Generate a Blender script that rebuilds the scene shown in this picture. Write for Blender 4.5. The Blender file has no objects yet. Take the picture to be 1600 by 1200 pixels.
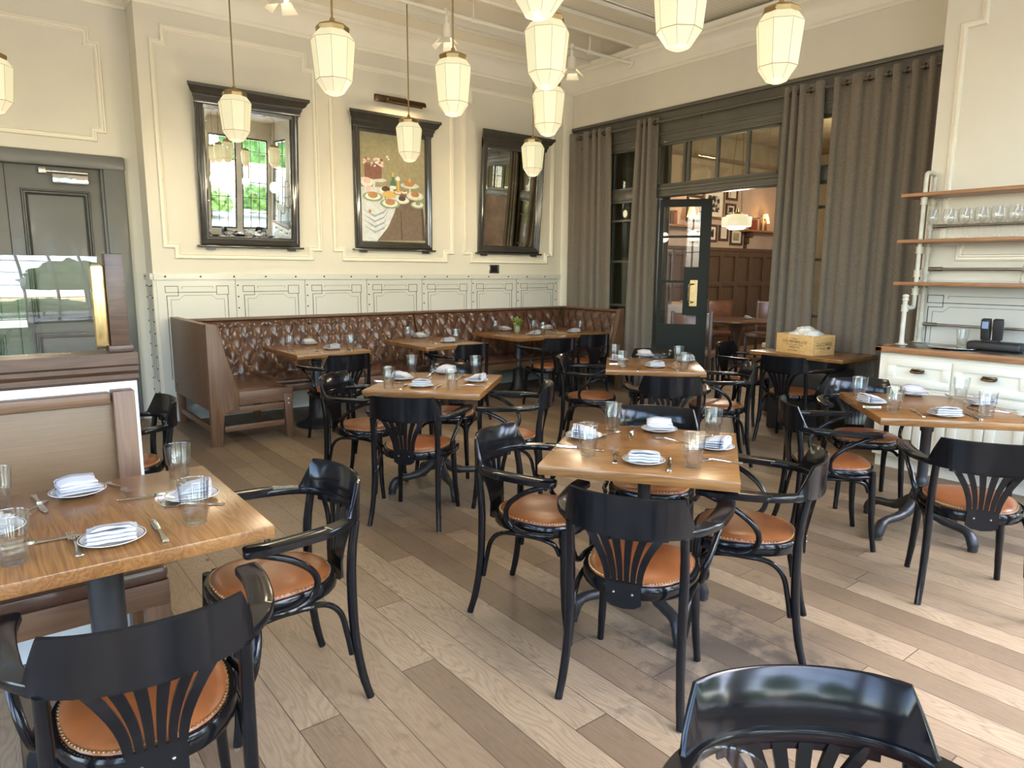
import bpy, bmesh, math, random
from mathutils import Vector, Matrix, noise
PI = math.pi
C = bpy.context.scene.collection
R = math.radians
random.seed(7)

# ------------------------------------------------------------------ camera, sky, exposure
SC = bpy.context.scene
yaw, pitch, roll = .665179, .162573, .0067707
fw = Vector((math.sin(yaw)*math.cos(pitch), math.cos(yaw)*math.cos(pitch), -math.sin(pitch)))
rt = Vector((math.cos(yaw), -math.sin(yaw), 0)); upv = rt.cross(fw)
rt2 = rt*math.cos(roll)+upv*math.sin(roll); up2 = upv*math.cos(roll)-rt*math.sin(roll)
cam = bpy.data.cameras.new('camera'); cam.sensor_width = 36; cam.lens = 1078.86/1600*36
cam.clip_start = .02; cam.clip_end = 200
co = bpy.data.objects.new('camera', cam); C.objects.link(co)
co.matrix_world = Matrix(((rt2.x, up2.x, -fw.x, 0), (rt2.y, up2.y, -fw.y, 0), (rt2.z, up2.z, -fw.z, 1.5), (0, 0, 0, 1)))
SC.camera = co
SC.view_settings.view_transform = 'Standard'; SC.view_settings.look = 'None'
SC.view_settings.gamma = 1; SC.view_settings.use_curve_mapping = False
SC.view_settings.exposure = EXPO = 0.12
SC.cycles.max_bounces = 8; SC.cycles.diffuse_bounces = 5; SC.cycles.transparent_max_bounces = 24
SC.cycles.sample_clamp_indirect = 6; SC.cycles.use_denoising = True; SC.cycles.caustics_reflective = False; SC.cycles.caustics_refractive = False
W = bpy.data.worlds.new('sky'); SC.world = W; W.use_nodes = True
nt = W.node_tree; bg = nt.nodes['Background']; sk = nt.nodes.new('ShaderNodeTexSky')
sk.sky_type = 'NISHITA'; sk.sun_disc = False; sk.sun_elevation = R(55); sk.sun_rotation = R(150); sk.air_density = 1.0; sk.dust_density = 2.0
nt.links.new(sk.outputs[0], bg.inputs[0]); bg.inputs[1].default_value = 3.8
def add_light(name, kind, energy, loc, color=(1, 1, 1), rot=(0, 0, 0), **kw):
    l = bpy.data.lights.new(name, kind); l.energy = energy; l.color = color
    for k, v in kw.items(): setattr(l, k, v)
    o = bpy.data.objects.new(name, l); o.location = loc; o.rotation_euler = rot; C.objects.link(o); return o
add_light('sun', 'SUN', 2.0, (12, -5, 7), (1, .93, .82), (R(52), 0, R(70)), angle=R(7.0))
WINS = [(-2.6, -.9), (-.6, 1.1), (1.4, 3.1), (3.35, 4.5), (4.75, 5.95)]      # south windows, X from-to
WZ0, WZ1, YS = .35, 3.62, -1.3
l = add_light('window_portal', 'AREA', 1, (6.06, -.45, (WZ0+WZ1)/2), rot=(R(90), 0, R(90)), shape='RECTANGLE', size=1.3, size_y=WZ1-WZ0); l.data.cycles.is_portal = True
WW = [(-.8, .9), (1.4, 3.1)]      # west windows, added to brighten the curtains and right-hand wall; Y from-to
for a, b in WW:
    l = add_light('window_portal', 'AREA', 1, (-3.55, (a+b)/2, (WZ0+WZ1)/2), rot=(R(90), 0, R(-90)), shape='RECTANGLE', size=b-a, size_y=WZ1-WZ0); l.data.cycles.is_portal = True
for a, b in WINS:      # each window opening is a portal for the sky light
    l = add_light('window_portal', 'AREA', 1, ((a+b)/2, YS-.05, (WZ0+WZ1)/2), rot=(R(90), 0, 0), shape='RECTANGLE', size=b-a, size_y=WZ1-WZ0)
    l.data.cycles.is_portal = True

# ------------------------------------------------------------------ materials
class NT:
    def __init__(s, name):
        s.m = bpy.data.materials.new(name); s.m.use_nodes = True; s.t = s.m.node_tree
        s.b = s.t.nodes['Principled BSDF']; s.o = s.t.nodes['Material Output']
    def n(s, typ, **kw):
        nd = s.t.nodes.new('ShaderNode'+typ)
        for k, v in kw.items():
            if k.startswith('i_'): nd.inputs[k[2:].replace('_', ' ')].default_value = v
            else: setattr(nd, k, v)
        return nd
    def l(s, a, b): s.t.links.new(a, b)
    def math(s, op, a, b=None, c=None):
        nd = s.n('Math', operation=op)
        for i, v in enumerate((a, b, c)):
            if v is None: continue
            if isinstance(v, (int, float)): nd.inputs[i].default_value = v
            else: s.l(v, nd.inputs[i])
        return nd.outputs[0]
    def ramp(s, fac, stops):
        nd = s.n('ValToRGB'); e = nd.color_ramp.elements
        while len(e) < len(stops): e.new(.5)
        for el, (p, c) in zip(e, stops): el.position = p; el.color = (*c, 1)
        s.l(fac, nd.inputs[0]); return nd.outputs[0]
    def mix(s, fac, a, b, mode='MIX'):
        nd = s.n('Mix', data_type='RGBA', blend_type=mode)
        for i, v in ((0, fac), (6, a), (7, b)):
            if isinstance(v, (int, float)): nd.inputs[i].default_value = v
            elif isinstance(v, tuple): nd.inputs[i].default_value = (*v, 1)
            else: s.l(v, nd.inputs[i])
        return nd.outputs[2]
    def coords(s, scale=(1, 1, 1), world=False, rot=(0, 0, 0)):
        mp = s.n('Mapping'); mp.inputs['Scale'].default_value = scale; mp.inputs['Rotation'].default_value = rot
        if world: s.l(s.n('NewGeometry').outputs['Position'], mp.inputs[0])
        else: s.l(s.n('TexCoord').outputs['Object'], mp.inputs[0])
        return mp.outputs[0]
    def bump(s, h, strength=.3, dist=.01):
        nd = s.n('Bump', i_Strength=strength, i_Distance=dist); s.l(h, nd.inputs['Height']); s.l(nd.outputs[0], s.b.inputs['Normal'])
    def set(s, color=None, rough=None, metal=None, coat=None, coatr=None, spec=None):
        b = s.b.inputs
        if color is not None: b['Base Color'].default_value = (*color, 1)
        if rough is not None: b['Roughness'].default_value = rough
        if metal is not None: b['Metallic'].default_value = metal
        if coat is not None: b['Coat Weight'].default_value = coat
        if coatr is not None: b['Coat Roughness'].default_value = coatr
        if spec is not None: b['Specular IOR Level'].default_value = spec
        return s
MAT = {}
def plain(name, color, rough=.5, var=.06, vs=8, bump=0, bs=60, **kw):
    g = NT(name); g.set(color, rough, **kw)
    nz = g.n('TexNoise', i_Scale=vs, i_Detail=4.0); g.l(g.coords(), nz.inputs[0])
    lo = tuple(c*(1-var) for c in color); hi = tuple(min(1, c*(1+var)) for c in color)
    g.l(g.ramp(nz.outputs[0], [(.3, lo), (.7, hi)]), g.b.inputs['Base Color'])
    if bump:
        n2 = g.n('TexNoise', i_Scale=bs, i_Detail=3.0); g.l(g.coords(), n2.inputs[0]); g.bump(n2.outputs[0], bump, .002)
    MAT[name] = g.m; return g.m
def wood(name, c1, c2, scale=1, axis=0, rough=.4, plank=0, coat=0, contrast=1, bump=.15, world=False, tones=.25):
    """grain runs along `axis`; optional staves of width `plank` side by side"""
    g = NT(name); g.set(rough=rough, coat=coat, coatr=.2)
    co_ = g.coords(world=world); sp = g.n('SeparateXYZ'); g.l(co_, sp.inputs[0])
    ax = [sp.outputs[i] for i in range(3)]; al = ax[axis]; ot = [ax[i] for i in range(3) if i != axis]
    cb = g.n('CombineXYZ'); g.l(g.math('MULTIPLY', al, 1.3*scale), cb.inputs[0])
    off = 0
    if plank:
        pid = g.math('FLOOR', g.math('DIVIDE', ot[0], plank))
        wn = g.n('TexWhiteNoise', noise_dimensions='1D'); g.l(pid, wn.inputs['W'])
        off = g.math('MULTIPLY', wn.outputs[0], 37.0)
        g.l(g.math('ADD', g.math('MULTIPLY', ot[0], 14*scale), off), cb.inputs[1])
    else: g.l(g.math('MULTIPLY', ot[0], 14*scale), cb.inputs[1])
    g.l(g.math('MULTIPLY', ot[1], 14*scale), cb.inputs[2])
    n0 = g.n('TexNoise', i_Scale=.8, i_Detail=2.0, i_Roughness=.4); g.l(cb.outputs[0], n0.inputs[0])
    wv = g.math('POWER', g.math('ADD', .5, g.math('MULTIPLY', .5, g.math('SINE', g.math('MULTIPLY', n0.outputs[0], 70.0)))), 1.6)
    mp = g.n('Mapping'); mp.inputs['Scale'].default_value = (2.2, 12, 12); g.l(cb.outputs[0], mp.inputs[0])
    nz = g.n('TexNoise', i_Scale=1.0, i_Detail=6.0, i_Roughness=.7); g.l(mp.outputs[0], nz.inputs[0])
    f = g.math('ADD', g.math('MULTIPLY', wv, .16*contrast), g.math('MULTIPLY', nz.outputs[0], .8))
    if plank: f = g.math('ADD', f, g.math('MULTIPLY', g.math('SUBTRACT', wn.outputs[0], .5), tones))
    g.l(g.ramp(f, [(.2, c2), (.75, c1)]), g.b.inputs['Base Color'])
    g.bump(f, bump, .002); MAT[name] = g.m; return g.m
def metal(name, color, rough): 
    return plain(name, color, rough, var=.08, vs=30, metal=1)
def thin_glass(name, tint=(1, 1, 1), refl=1.0):
    g = NT(name); t = g.n('BsdfTransparent'); t.inputs[0].default_value = (*tint, 1)
    gl = g.n('BsdfGlossy'); gl.inputs['Roughness'].default_value = .0
    mx = g.n('MixShader'); ge = g.n('NewGeometry'); dt = g.n('VectorMath', operation='DOT_PRODUCT'); g.l(ge.outputs['Normal'], dt.inputs[0]); g.l(ge.outputs['Incoming'], dt.inputs[1])
    sch = g.math('ADD', .045, g.math('MULTIPLY', .9, g.math('POWER', g.math('SUBTRACT', 1.0, g.math('ABSOLUTE', dt.outputs['Value'])), 4.5)))
    g.l(g.math('MINIMUM', g.math('MULTIPLY', sch, refl), .95), mx.inputs[0]); g.l(t.outputs[0], mx.inputs[1]); g.l(gl.outputs[0], mx.inputs[2]); g.l(mx.outputs[0], g.o.inputs[0])
    MAT[name] = g.m; return g.m
def real_glass(name, ior=1.45, share=.55):
    g = NT(name); a = g.n('BsdfGlass', i_IOR=ior, i_Roughness=.0); t = g.n('BsdfTransparent'); t.inputs[0].default_value = (.97, .98, .98, 1); mx = g.n('MixShader'); mx.inputs[0].default_value = share
    g.l(t.outputs[0], mx.inputs[1]); g.l(a.outputs[0], mx.inputs[2]); g.l(mx.outputs[0], g.o.inputs[0]); MAT[name] = g.m; return g.m
def glow(name, color, strength, base=(.9, .88, .8)):
    g = NT(name); g.set(base, .35); g.b.inputs['Emission Color'].default_value = (*color, 1); g.b.inputs['Emission Strength'].default_value = strength
    nz = g.n('TexNoise', i_Scale=20.0); g.l(g.coords(), nz.inputs[0]); g.l(g.ramp(nz.outputs[0], [(0, tuple(.97*c for c in base)), (1, base)]), g.b.inputs['Base Color'])
    MAT[name] = g.m; return g.m

plain('cream_wall', (.665, .63, .52), .55, .02, 3)
plain('cream_gloss', (.60, .59, .52), .22, .03, 2, coat=.3, coatr=.1)
plain('cream_trim', (.80, .76, .64), .4, .02, 4)
plain('cream_cabinet', (.82, .80, .69), .4, .03, 5)
plain('white_cap', (.75, .80, .82), .35, .03, 5)
plain('pin_line', (.018, .018, .02), .4, .05)
plain('grey_paint', (.115, .12, .11), .45, .08, 5, coat=.05)
plain('frame_dark', (.045, .043, .038), .16, .1, 12, coat=.6, coatr=.08)
plain('screen_dark', (.085, .080, .062), .38, .12, 5, coat=.15)
plain('grey_dark', (.05, .052, .046), .42, .08, 5); plain('door_green', (.012, .015, .010), .5, .1, 6, spec=.2)
plain('chair_black', (.005, .0052, .006), .16, .2, 20, spec=.30)
plain('iron_black', (.018, .019, .021), .38, .15, 25, bump=.1, bs=120)
plain('cushion_dark', (.016, .014, .012), .4, .2, 12)
plain('napkin_white', (.60, .60, .61), .85, .03, 40, bump=.2, bs=300)
plain('porcelain', (.62, .61, .57), .12, .02, 10, coat=.5)
plain('porcelain_line', (.06, .05, .05), .2)
plain('rubber_black', (.012, .012, .013), .5, .1, 20)
plain('plug_black', (.01, .01, .01), .3)
plain('leaf_green', (.10, .22, .04), .5, .4, 30)
plain('leaf_yellow', (.45, .50, .10), .5, .3, 30)
plain('vase_olive', (.22, .24, .14), .35, .15, 20)
plain('picture_mat', (.75, .72, .62), .7)
plain('book_red', (.35, .09, .04), .6); plain('book_cream', (.6, .53, .36), .7); plain('book_brown', (.12, .06, .03), .6)
plain('pipe_paint', (.55, .53, .44), .35, .12, 14)
plain('screen_blue', (.25, .33, .5), .3)
plain('outdoor_stone', (.42, .40, .37), .8, .15, 3)
plain('umbrella_canvas', (.85, .86, .88), .8)
plain('tree_leaf', (.10, .20, .03), .7, .6, 2.5); plain('hedge_leaf', (.16, .28, .05), .7, .7, 3.5)
plain('next_plaster', (.50, .40, .32), .75, .15, 2.5)
plain('stone_wall', (.34, .27, .20), .8, .2, 4)
metal('brass', (.62, .46, .20), .25); metal('brass_old', (.36, .26, .13), .35); metal('steel', (.62, .61, .58), .14)
metal('gunmetal', (.30, .29, .27), .32); metal('nail_brass', (.42, .29, .15), .35); metal('bronze', (.12, .08, .05), .3)
thin_glass('pane_clear', (1, 1, 1), .6); thin_glass('pane_shield', (.97, .985, .975), 1.5); thin_glass('pane_screen', (.72, .74, .66), 1.2)
thin_glass('tumbler_glass', (.97, .985, .985), 1.3); real_glass('tumbler_base', 1.42, .38); thin_glass('wine_glass', (.985, .985, .98), .8)
glow('shade_glow', (1, .90, .52), .60, (.30, .29, .24)); glow('shade_low', (1, .84, .56), .50, (.30, .28, .22)); glow('bulb_warm', (1, .80, .45), 6.0)
glow('lamp_amber', (1, .50, .13), 1.1); glow('drum_glow', (1, .88, .52), .75, (.3, .28, .22))
plain('shade_seam', (.30, .24, .13), .5)

# leathers
def leather(name, c1, c2, rough, bs):
    g = NT(name); g.set(c1, rough, coat=.05, coatr=.15)
    nz = g.n('TexNoise', i_Scale=7.0, i_Detail=5.0); g.l(g.coords(), nz.inputs[0])
    g.l(g.ramp(nz.outputs[0], [(.3, c2), (.7, c1)]), g.b.inputs['Base Color'])
    v = g.n('TexVoronoi', i_Scale=bs); g.l(g.coords(), v.inputs[0]); g.bump(v.outputs[0], .12, .001); MAT[name] = g.m
leather('leather_tan', (.245, .078, .021), (.135, .042, .012), .36, 240)
leather('leather_worn', (.20, .085, .045), (.11, .048, .028), .28, 240)
leather('leather_brown', (.105, .050, .030), (.052, .025, .016), .22, 160)
wood('oak_table', (.285, .135, .040), (.115, .048, .014), 1.3, 1, .25, .075, coat=.12, tones=.16, bump=.05)
wood('oak_bench', (.175, .094, .048), (.08, .040, .020), 1.0, 2, .42)
wood('oak_bench_x', (.175, .094, .048), (.08, .040, .020), 1.0, 0, .42)
wood('oak_panel', (.165, .098, .044), (.10, .058, .026), 1.4, 0, .4, contrast=.3)
wood('walnut_dark', (.105, .055, .032), (.04, .02, .012), 1, 0, .35)
wood('shelf_oak', (.42, .22, .10), (.22, .10, .045), 1, 1, .35)
wood('pine_box', (.78, .52, .22), (.50, .28, .09), 1.2, 0, .6, contrast=1.4)
wood('wainscot_oak', (.125, .078, .048), (.05, .03, .018), 1, 2, .35)

# herringbone-free wide oak floor: boards run along Y
def floor_mat():
    g = NT('floor_boards'); g.set(rough=.5)
    pos = g.coords(world=True); sp = g.n('SeparateXYZ'); g.l(pos, sp.inputs[0]); x, y = sp.outputs[0], sp.outputs[1]
    wpl = .145
    u = g.math('DIVIDE', x, wpl); pid = g.math('FLOOR', u)
    wn = g.n('TexWhiteNoise', noise_dimensions='1D'); g.l(pid, wn.inputs['W'])
    v = g.math('ADD', g.math('DIVIDE', y, 1.9), g.math('MULTIPLY', wn.outputs[0], 9.0)); bid = g.math('FLOOR', v)
    cb = g.n('CombineXYZ'); g.l(pid, cb.inputs[0]); g.l(bid, cb.inputs[1])
    w2 = g.n('TexWhiteNoise', noise_dimensions='2D'); g.l(cb.outputs[0], w2.inputs['Vector']); rnd = w2.outputs[0]
    fx = g.math('FRACT', u); fy = g.math('FRACT', v)
    # growth rings seen in each board: bands of a warped cone
    gv = g.n('CombineXYZ'); g.l(g.math('ADD', g.math('MULTIPLY', x, 1.0), g.math('MULTIPLY', rnd, 53.0)), gv.inputs[0]); g.l(g.math('ADD', g.math('MULTIPLY', y, .17), g.math('MULTIPLY', rnd, 31.0)), gv.inputs[1])
    nz = g.n('TexNoise', i_Scale=7.5, i_Detail=2.0, i_Roughness=.45); g.l(gv.outputs[0], nz.inputs[0])
    rings = g.math('SINE', g.math('MULTIPLY', nz.outputs[0], 150.0)); rings = g.math('POWER', g.math('ADD', g.math('MULTIPLY', rings, .5), .5), 2.2)
    fv = g.n('CombineXYZ'); g.l(g.math('MULTIPLY', x, 150.0), fv.inputs[0]); g.l(g.math('ADD', g.math('MULTIPLY', y, 5.0), g.math('MULTIPLY', rnd, 20.0)), fv.inputs[1])
    nf = g.n('TexNoise', i_Scale=1.0, i_Detail=5.0, i_Roughness=.7); g.l(fv.outputs[0], nf.inputs[0])
    big = g.n('TexNoise', i_Scale=1.1, i_Detail=3.0); g.l(pos, big.inputs[0])
    t = g.math('ADD', g.math('MULTIPLY', rnd, .42), g.math('MULTIPLY', nf.outputs[0], .62))
    t = g.math('ADD', t, g.math('MULTIPLY', g.math('SUBTRACT', big.outputs[0], .5), .5))
    base = g.ramp(t, [(.15, (.096, .065, .040)), (.5, (.198, .141, .087)), (.9, (.355, .270, .176))])
    ringmask = g.math('MULTIPLY', rings, g.math('ADD', .25, g.math('MULTIPLY', w2.outputs[1] if False else rnd, .45)))
    col = g.mix(g.math('MULTIPLY', ringmask, .42), base, (.065, .042, .026))
    pores = g.math('GREATER_THAN', nf.outputs[0], .62)
    col = g.mix(g.math('MULTIPLY', pores, .6), col, (.055, .038, .026))
    # seams between boards
    ex = g.math('LESS_THAN', g.math('MINIMUM', fx, g.math('SUBTRACT', 1.0, fx)), .013)
    ey = g.math('LESS_THAN', g.math('MINIMUM', fy, g.math('SUBTRACT', 1.0, fy)), .0011)
    seam = g.math('MAXIMUM', ex, ey)
    # dark knots
    vo = g.n('TexVoronoi', i_Scale=1.0); kv = g.n('CombineXYZ'); g.l(g.math('MULTIPLY', x, 3.1), kv.inputs[0]); g.l(g.math('MULTIPLY', y, 1.7), kv.inputs[1]); g.l(kv.outputs[0], vo.inputs[0])
    kn = g.math('LESS_THAN', vo.outputs[0], .035); col = g.mix(g.math('MULTIPLY', kn, .8), col, (.03, .018, .010))
    # worn dark stain in the boards by the middle table
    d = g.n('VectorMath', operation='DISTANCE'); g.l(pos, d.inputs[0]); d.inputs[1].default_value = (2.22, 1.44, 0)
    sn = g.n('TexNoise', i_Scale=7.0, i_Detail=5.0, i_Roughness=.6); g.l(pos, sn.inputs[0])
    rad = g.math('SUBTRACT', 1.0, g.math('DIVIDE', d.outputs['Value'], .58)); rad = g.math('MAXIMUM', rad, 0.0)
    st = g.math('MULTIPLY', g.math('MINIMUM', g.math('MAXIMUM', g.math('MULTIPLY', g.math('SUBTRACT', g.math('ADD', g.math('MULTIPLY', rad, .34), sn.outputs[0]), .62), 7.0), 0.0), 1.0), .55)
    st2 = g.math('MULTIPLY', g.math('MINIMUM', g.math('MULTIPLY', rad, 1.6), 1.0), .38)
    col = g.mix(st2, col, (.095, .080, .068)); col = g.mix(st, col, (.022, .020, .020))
    col = g.mix(g.math('MULTIPLY', seam, .8), col, (.02, .014, .01))
    g.l(col, g.b.inputs['Base Color'])
    g.l(g.math('ADD', .36, g.math('MULTIPLY', nf.outputs[0], .28)), g.b.inputs['Roughness'])
    h = g.math('SUBTRACT', g.math('MULTIPLY', rings, -.12), g.math('MULTIPLY', seam, 1.0)); g.bump(h, .35, .002); MAT['floor_boards'] = g.m
floor_mat()
def bead_mat():   # narrow bead-board ceiling, beads run along X
    g = NT('bead_board'); g.set((.88, .83, .70), .5)
    sp = g.n('SeparateXYZ'); g.l(g.coords(world=True), sp.inputs[0])
    fr = g.math('FRACT', g.math('MULTIPLY', sp.outputs[1], 18.0)); e = g.math('LESS_THAN', fr, .13)
    g.l(g.mix(g.math('MULTIPLY', e, .35), (.88, .83, .70), (.42, .37, .26)), g.b.inputs['Base Color'])
    g.bump(g.math('SUBTRACT', 1.0, e), .5, .004); MAT['bead_board'] = g.m
bead_mat()
def curtain_mat():
    g = NT('curtain_wool'); g.set((.10, .085, .065), .95, spec=.1)
    nz = g.n('TexNoise', i_Scale=220.0, i_Detail=2.0); g.l(g.coords(), nz.inputs[0])
    g.l(g.ramp(nz.outputs[0], [(.3, (.10, .086, .068)), (.7, (.25, .215, .17))]), g.b.inputs['Base Color'])
    g.b.inputs['Sheen Weight'].default_value = .25; g.bump(nz.outputs[0], .3, .002); MAT['curtain_wool'] = g.m
curtain_mat()
def mirror_mat(name, spots):
    g = NT(name); g.set((.80, .80, .74), .015, 1.0)
    nz = g.n('TexNoise', i_Scale=3.0, i_Detail=6.0); g.l(g.coords(), nz.inputs[0])
    g.l(g.ramp(nz.outputs[0], [(.35, (.55, .56, .50)), (.65, (.82, .82, .76))]), g.b.inputs['Base Color'])
    v = g.n('TexVoronoi', i_Scale=14.0); g.l(g.coords(), v.inputs[0])
    g.l(g.math('ADD', .015, g.math('MULTIPLY', g.math('LESS_THAN', v.outputs[0], spots), .3)), g.b.inputs['Roughness']); MAT[name] = g.m
mirror_mat('mirror_glass', .07)

# ------------------------------------------------------------------ mesh helpers
def box(bm, x0, y0, z0, x1, y1, z1, bev=0, mi=0, seg=2):
    vs = [bm.verts.new(p) for p in ((x0, y0, z0), (x1, y0, z0), (x1, y1, z0), (x0, y1, z0), (x0, y0, z1), (x1, y0, z1), (x1, y1, z1), (x0, y1, z1))]
    fs = [bm.faces.new([vs[i] for i in q]) for q in ((3, 2, 1, 0), (4, 5, 6, 7), (0, 1, 5, 4), (1, 2, 6, 5), (2, 3, 7, 6), (3, 0, 4, 7))]
    for f in fs: f.material_index = mi
    if bev:
        es = set(e for f in fs for e in f.edges); r = bmesh.ops.bevel(bm, geom=list(es), offset=bev, segments=seg, affect='EDGES', profile=.5)
        for f in r['faces']: f.material_index = mi; f.smooth = True
        vs = list(set(v for f in r['faces'] for v in f.verts))
    return vs
def cr(pts, n=6):
    """Catmull-Rom through pts"""
    P = [Vector(p) for p in pts]; P = [P[0]*2-P[1]]+P+[P[-1]*2-P[-2]]; out = []
    for i in range(1, len(P)-2):
        for k in range(n):
            t = k/n; a, b, c, d = P[i-1], P[i], P[i+1], P[i+2]
            out.append(.5*((2*b)+(c-a)*t+(2*a-5*b+4*c-d)*t*t+(3*b-a-3*c+d)*t**3))
    out.append(P[-2]); return out
def tube(bm, pts, r, seg=8, cap=True, mi=0):
    pts = [Vector(p) for p in pts]; n = len(pts); rr = r if isinstance(r, (list, tuple)) else [r]*n
    if len(rr) != n: rr = [rr[0]+(rr[-1]-rr[0])*i/(n-1) if len(rr) == 2 else rr[min(len(rr)-1, int(i*len(rr)/n))] for i in range(n)]
    t0 = (pts[1]-pts[0]).normalized(); u = t0.orthogonal().normalized(); rings = []
    for i, p in enumerate(pts):
        t = ((pts[i+1] if i < n-1 else p)-(pts[i-1] if i else p)).normalized()
        u = (u-t*u.dot(t)).normalized(); w = t.cross(u)
        rings.append([bm.verts.new(p+(u*math.cos(2*PI*k/seg)+w*math.sin(2*PI*k/seg))*rr[i]) for k in range(seg)])
    for a, b in zip(rings, rings[1:]):
        for k in range(seg):
            f = bm.faces.new((a[k], a[(k+1) % seg], b[(k+1) % seg], b[k])); f.smooth = True; f.material_index = mi
    if cap:
        f = bm.faces.new(rings[0][::-1]); f.material_index = mi; f = bm.faces.new(rings[-1]); f.material_index = mi
    return rings
def sweep(bm, pts, prof, up=(0, 0, 1), closed=False, mi=0, scl=None, cap=True, smooth=True):
    pts = [Vector(p) for p in pts]; n = len(pts); up = Vector(up); rings = []
    for i, p in enumerate(pts):
        if closed: t = (pts[(i+1) % n]-pts[i-1]).normalized()
        else: t = ((pts[i+1] if i < n-1 else p)-(pts[i-1] if i else p)).normalized()
        s = t.cross(up).normalized(); w = s.cross(t).normalized(); k = scl(i/(n-1)) if scl else 1; ka, kb = k if isinstance(k, tuple) else (k, k)
        rings.append([bm.verts.new(p+s*a*ka+w*b*kb) for a, b in prof])
    m = len(prof); pr = list(zip(rings, rings[1:]))
    if closed: pr.append((rings[-1], rings[0]))
    for a, b in pr:
        for k in range(m):
            f = bm.faces.new((a[k], b[k], b[(k+1) % m], a[(k+1) % m])); f.smooth = smooth; f.material_index = mi
    if cap and not closed:
        bm.faces.new(rings[0]).material_index = mi; bm.faces.new(rings[-1][::-1]).material_index = mi
def lathe(bm, prof, seg=24, c=(0, 0, 0), mi=0, sx=1, sy=1, rot=0, smooth=True, fmi=None):
    c = Vector(c); rings = []
    for r, z in prof:
        if r < 1e-6: rings.append([bm.verts.new(c+Vector((0, 0, z)))])
        else: rings.append([bm.verts.new(c+Vector((r*sx*math.cos(rot+2*PI*k/seg), r*sy*math.sin(rot+2*PI*k/seg), z))) for k in range(seg)])
    for j, (a, b) in enumerate(zip(rings, rings[1:])):
        if len(a) == 1 and len(b) == 1: continue
        for k in range(seg):
            k2 = (k+1) % seg
            if len(a) == 1: q = (a[0], b[k2], b[k])
            elif len(b) == 1: q = (a[k], a[k2], b[0])
            else: q = (a[k], a[k2], b[k2], b[k])
            f = bm.faces.new(q); f.smooth = smooth; f.material_index = fmi[j] if fmi else mi
def prism(bm, poly, z0, z1, mi=0, plane='xy', bev=0, off=(0, 0, 0)):
    def P(a, b, h):
        v = {'xy': (a, b, h), 'xz': (a, h, b), 'yz': (h, a, b)}[plane]; return (v[0]+off[0], v[1]+off[1], v[2]+off[2])
    A = [bm.verts.new(P(a, b, z0)) for a, b in poly]; B = [bm.verts.new(P(a, b, z1)) for a, b in poly]; n = len(poly); fs = []
    fs.append(bm.faces.new(A)); fs.append(bm.faces.new(B[::-1]))
    for i in range(n): fs.append(bm.faces.new((A[i], A[(i+1) % n], B[(i+1) % n], B[i])))
    for f in fs: f.material_index = mi
    if bev:
        es = set(e for f in fs[:2] for e in f.edges)
        for f in bmesh.ops.bevel(bm, geom=list(es), offset=bev, segments=2, affect='EDGES', profile=.5)['faces']: f.material_index = mi
    return A+B
def sph(bm, c, r, mi=0, u=10, v=6, s=(1, 1, 1)):
    m = Matrix.Translation(c) @ Matrix.Diagonal((r*s[0], r*s[1], r*s[2], 1)); q = bmesh.ops.create_uvsphere(bm, u_segments=u, v_segments=v, radius=1, matrix=m)
    for x in q['verts']:
        for f in x.link_faces: f.material_index = mi; f.smooth = True
def obj(name, bm, mats, parent=None, loc=None, rz=0, sharp=40, recalc=True, mod=None):
    if recalc: bmesh.ops.recalc_face_normals(bm, faces=bm.faces)
    me = bpy.data.meshes.new(name); bm.to_mesh(me); bm.free()
    for m in (mats if isinstance(mats, (list, tuple)) else [mats]): me.materials.append(MAT[m])
    me.set_sharp_from_angle(angle=R(sharp))
    o = bpy.data.objects.new(name, me); C.objects.link(o)
    if parent: o.parent = parent
    if loc: o.location = loc
    o.rotation_euler.z = rz; return o
def NB(): return bmesh.new()
def tag(o, label, cat, group=None):
    o['label'] = label; o['category'] = cat
    if group: o['group'] = group
    return o
def thing(name, label, cat, loc=(0, 0, 0), rz=0, group=None):
    o = bpy.data.objects.new(name, None); C.objects.link(o); o.location = loc; o.rotation_euler.z = rz; o.empty_display_size = .1
    return tag(o, label, cat, group)
def struct(name, bm, mats, parent=None, **kw):
    o = obj(name, bm, mats, parent, **kw)
    if not parent: o['kind'] = 'structure'
    return o
def dup(o, loc=None, rz=None, label=None, parent=None, group=None):
    c = o.copy(); C.objects.link(c); c.parent = parent
    if loc is not None: c.location = loc
    if rz is not None: c.rotation_euler = (0, 0, rz)
    if label: c['label'] = label
    if group: c['group'] = group
    for ch in list(o.children): dup(ch, parent=c)
    return c
USED = set()
def place(proto, loc, rz, label, group=None):
    """first call moves the source itself, later calls copy it with its parts"""
    if proto.name not in USED:
        USED.add(proto.name); proto.location = loc; proto.rotation_euler = (0, 0, rz); proto['label'] = label
        if group: proto['group'] = group
        return proto
    return dup(proto, loc, rz, label, group=group)
def rect(cx, cy, hw, hh, r, n=4):
    out = []
    for sx, sy, a0 in ((1, 1, 0), (-1, 1, 90), (-1, -1, 180), (1, -1, 270)):
        for k in range(n+1):
            a = R(a0+90*k/n); out.append((cx+sx*(hw-r)+r*math.cos(a), cy+sy*(hh-r)+r*math.sin(a)))
    return out
# ------------------------------------------------------------------ the room
XR, YB, YD, XW, ZC, XP, YP = 6.78, 7.35, 7.65, -3.6, 4.15, 6.1, 2.42
bm = NB(); box(bm, XW-.1, YS-.15, -.1, 14.5, 9.2, 0); struct('floor', bm, 'floor_boards')
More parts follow.
